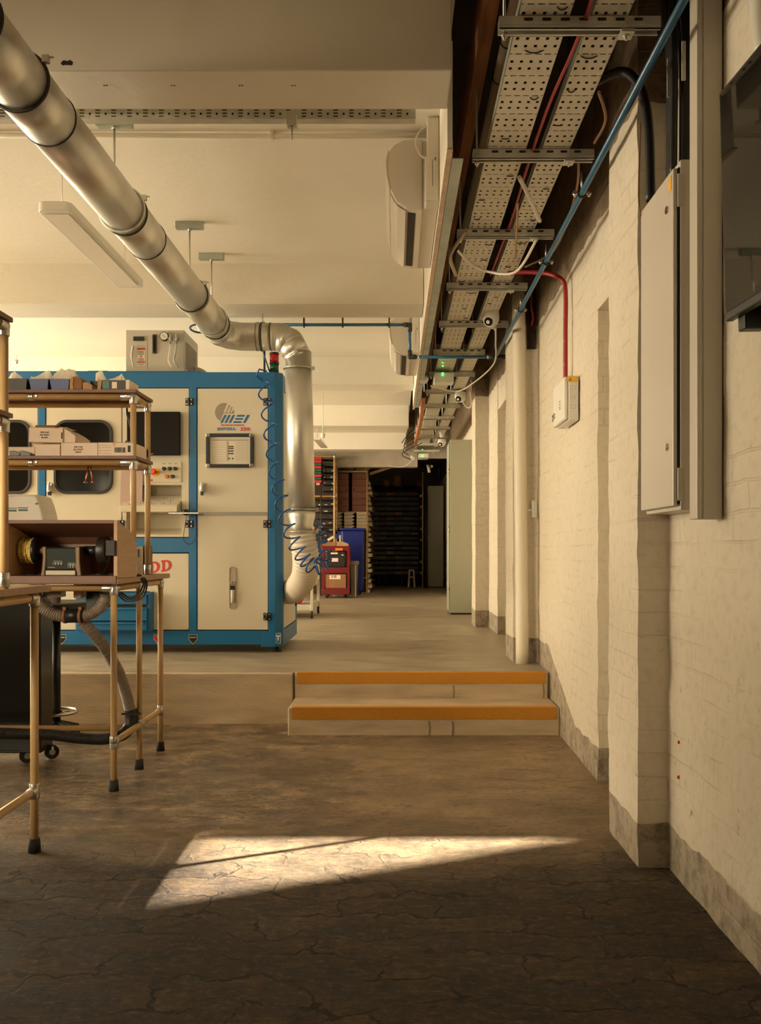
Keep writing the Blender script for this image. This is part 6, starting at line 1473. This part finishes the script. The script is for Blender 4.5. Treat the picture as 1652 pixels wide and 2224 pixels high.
# far pendant lamp and wires
fp = thing('pendant_light', 'small far white pendant light past the vertical duct under the last beams', 'ceiling light', W(698, 960, 12.8))
a0, a1 = W(686, 957, 12.4), W(703, 970, 13.6)
MB().add([W(680, 955, 12.4), W(695, 955, 12.4), W(711, 973, 14.0), W(697, 973, 14.0), W(680, 951.5, 12.4), W(695, 951.5, 12.4), W(711, 970.5, 14.0), W(697, 970.5, 14.0)], [(0, 1, 2, 3), (4, 5, 6, 7), (0, 1, 5, 4), (1, 2, 6, 5), (2, 3, 7, 6), (3, 0, 4, 7)]).build('housing', 'white_plastic', fp)
for px, py, Y in ((689, 952, 12.5), (703, 970.5, 13.8)):
    p = W(px, py, Y); MB().cyl(p, (p.x, p.y, ZC), .004, n=6).build('suspension_wire', 'steel', fp)
o = MB().cyl(W(701, 942, 11.0), W(701, 951, 11.0), .03, .022, n=14).cyl(W(701, 947, 11.0), (W(701, 942, 11).x, 11.0, ZC), .006, n=6).build('pull_switch', 'white_plastic'); tag(o, 'white hanging fitting on the ceiling past the vertical duct', 'ceiling fitting')
o = MB().cyl(W(36, 790, 7.9), W(36, 782, 7.9), .008, .018, n=14).cyl(W(36, 783, 7.9), W(36, 772, 7.9), .003, n=8).build('air_nozzle', 'steel'); tag(o, 'small metal nozzle standing above the machine top at the photo edge', 'nozzle')

# ------------------------------------------------------------------ light and camera
def area(name, loc, size, rot, power, col, spread=180):
    l = bpy.data.lights.new(name, 'AREA'); l.shape = 'RECTANGLE'; l.size, l.size_y = size; l.energy = power; l.color = col; l.spread = math.radians(spread)
    o = bpy.data.objects.new(name, l); C.objects.link(o); o.location = loc; o.rotation_euler = rot; return o
WARM = (1.0, .86, .62)
PW = [345, 345, 285, 150]
for i, (a, b, z0, z1) in enumerate(WINS):
    area('window_daylight', (XW + .03, (a + b) / 2, (z0 + z1) / 2), (b - a, z1 - z0), (0, math.radians(-90 - (22 if i < 2 else 0)), 0), PW[i], WARM).data.shape = 'RECTANGLE'
for o in [o for o in bpy.data.objects if o.name.startswith('window_daylight')]:
    o.data.size, o.data.size_y = o.data.size_y, o.data.size
nl = area('near_fill', (-4.46, -.42, 2.0), (2.4, 1.4), (0, 0, 0), 9, (1, .76, .42), 120)  # added weak fill for the face of the first beam
al = area('aisle_fill', (-4.44, -.42, 1.75), (2.4, .9), (0, 0, 0), 30, (1, .84, .57), 42)  # added narrow lamp, aimed past the first beam at the far pillar fronts
al.rotation_euler = Vector((.56, .82, -.16)).to_track_quat('-Z', 'Z').to_euler()
nl.rotation_euler = Vector((1, .85, .02)).to_track_quat('-Z', 'Z').to_euler()
s = bpy.data.lights.new('sun', 'SUN'); s.energy = 72; s.color = (1, .91, .76); s.angle = math.radians(1.3)
so = bpy.data.objects.new('sun', s); C.objects.link(so)
d = Vector((1, .45, -.43)).normalized(); so.rotation_euler = d.to_track_quat('-Z', 'Y').to_euler(); so.location = (-7, -1, 4)
w = bpy.data.worlds.new('world'); bpy.context.scene.world = w; w.use_nodes = True
w.node_tree.nodes['Background'].inputs[0].default_value = (1, .85, .6, 1); w.node_tree.nodes['Background'].inputs[1].default_value = .6
cam = bpy.data.cameras.new('camera'); co = bpy.data.objects.new('camera', cam); C.objects.link(co)
co.location = (0, 0, 1.1); co.rotation_euler = (PI / 2, 0, 0)
cam.sensor_fit = 'HORIZONTAL'; cam.sensor_width = 36; cam.lens = F * 36 / 1652
cam.shift_x = -29 / 1652; cam.shift_y = 83 / 1652; cam.clip_start = .05
sc = bpy.context.scene; sc.camera = co
sc.view_settings.view_transform = 'Standard'; sc.view_settings.look = 'None'; sc.view_settings.gamma = 1; sc.view_settings.use_curve_mapping = False
sc.view_settings.exposure = 0.0
sc.cycles.use_denoising = True; sc.cycles.max_bounces = 10; sc.cycles.diffuse_bounces = 6; sc.cycles.transparent_max_bounces = 16
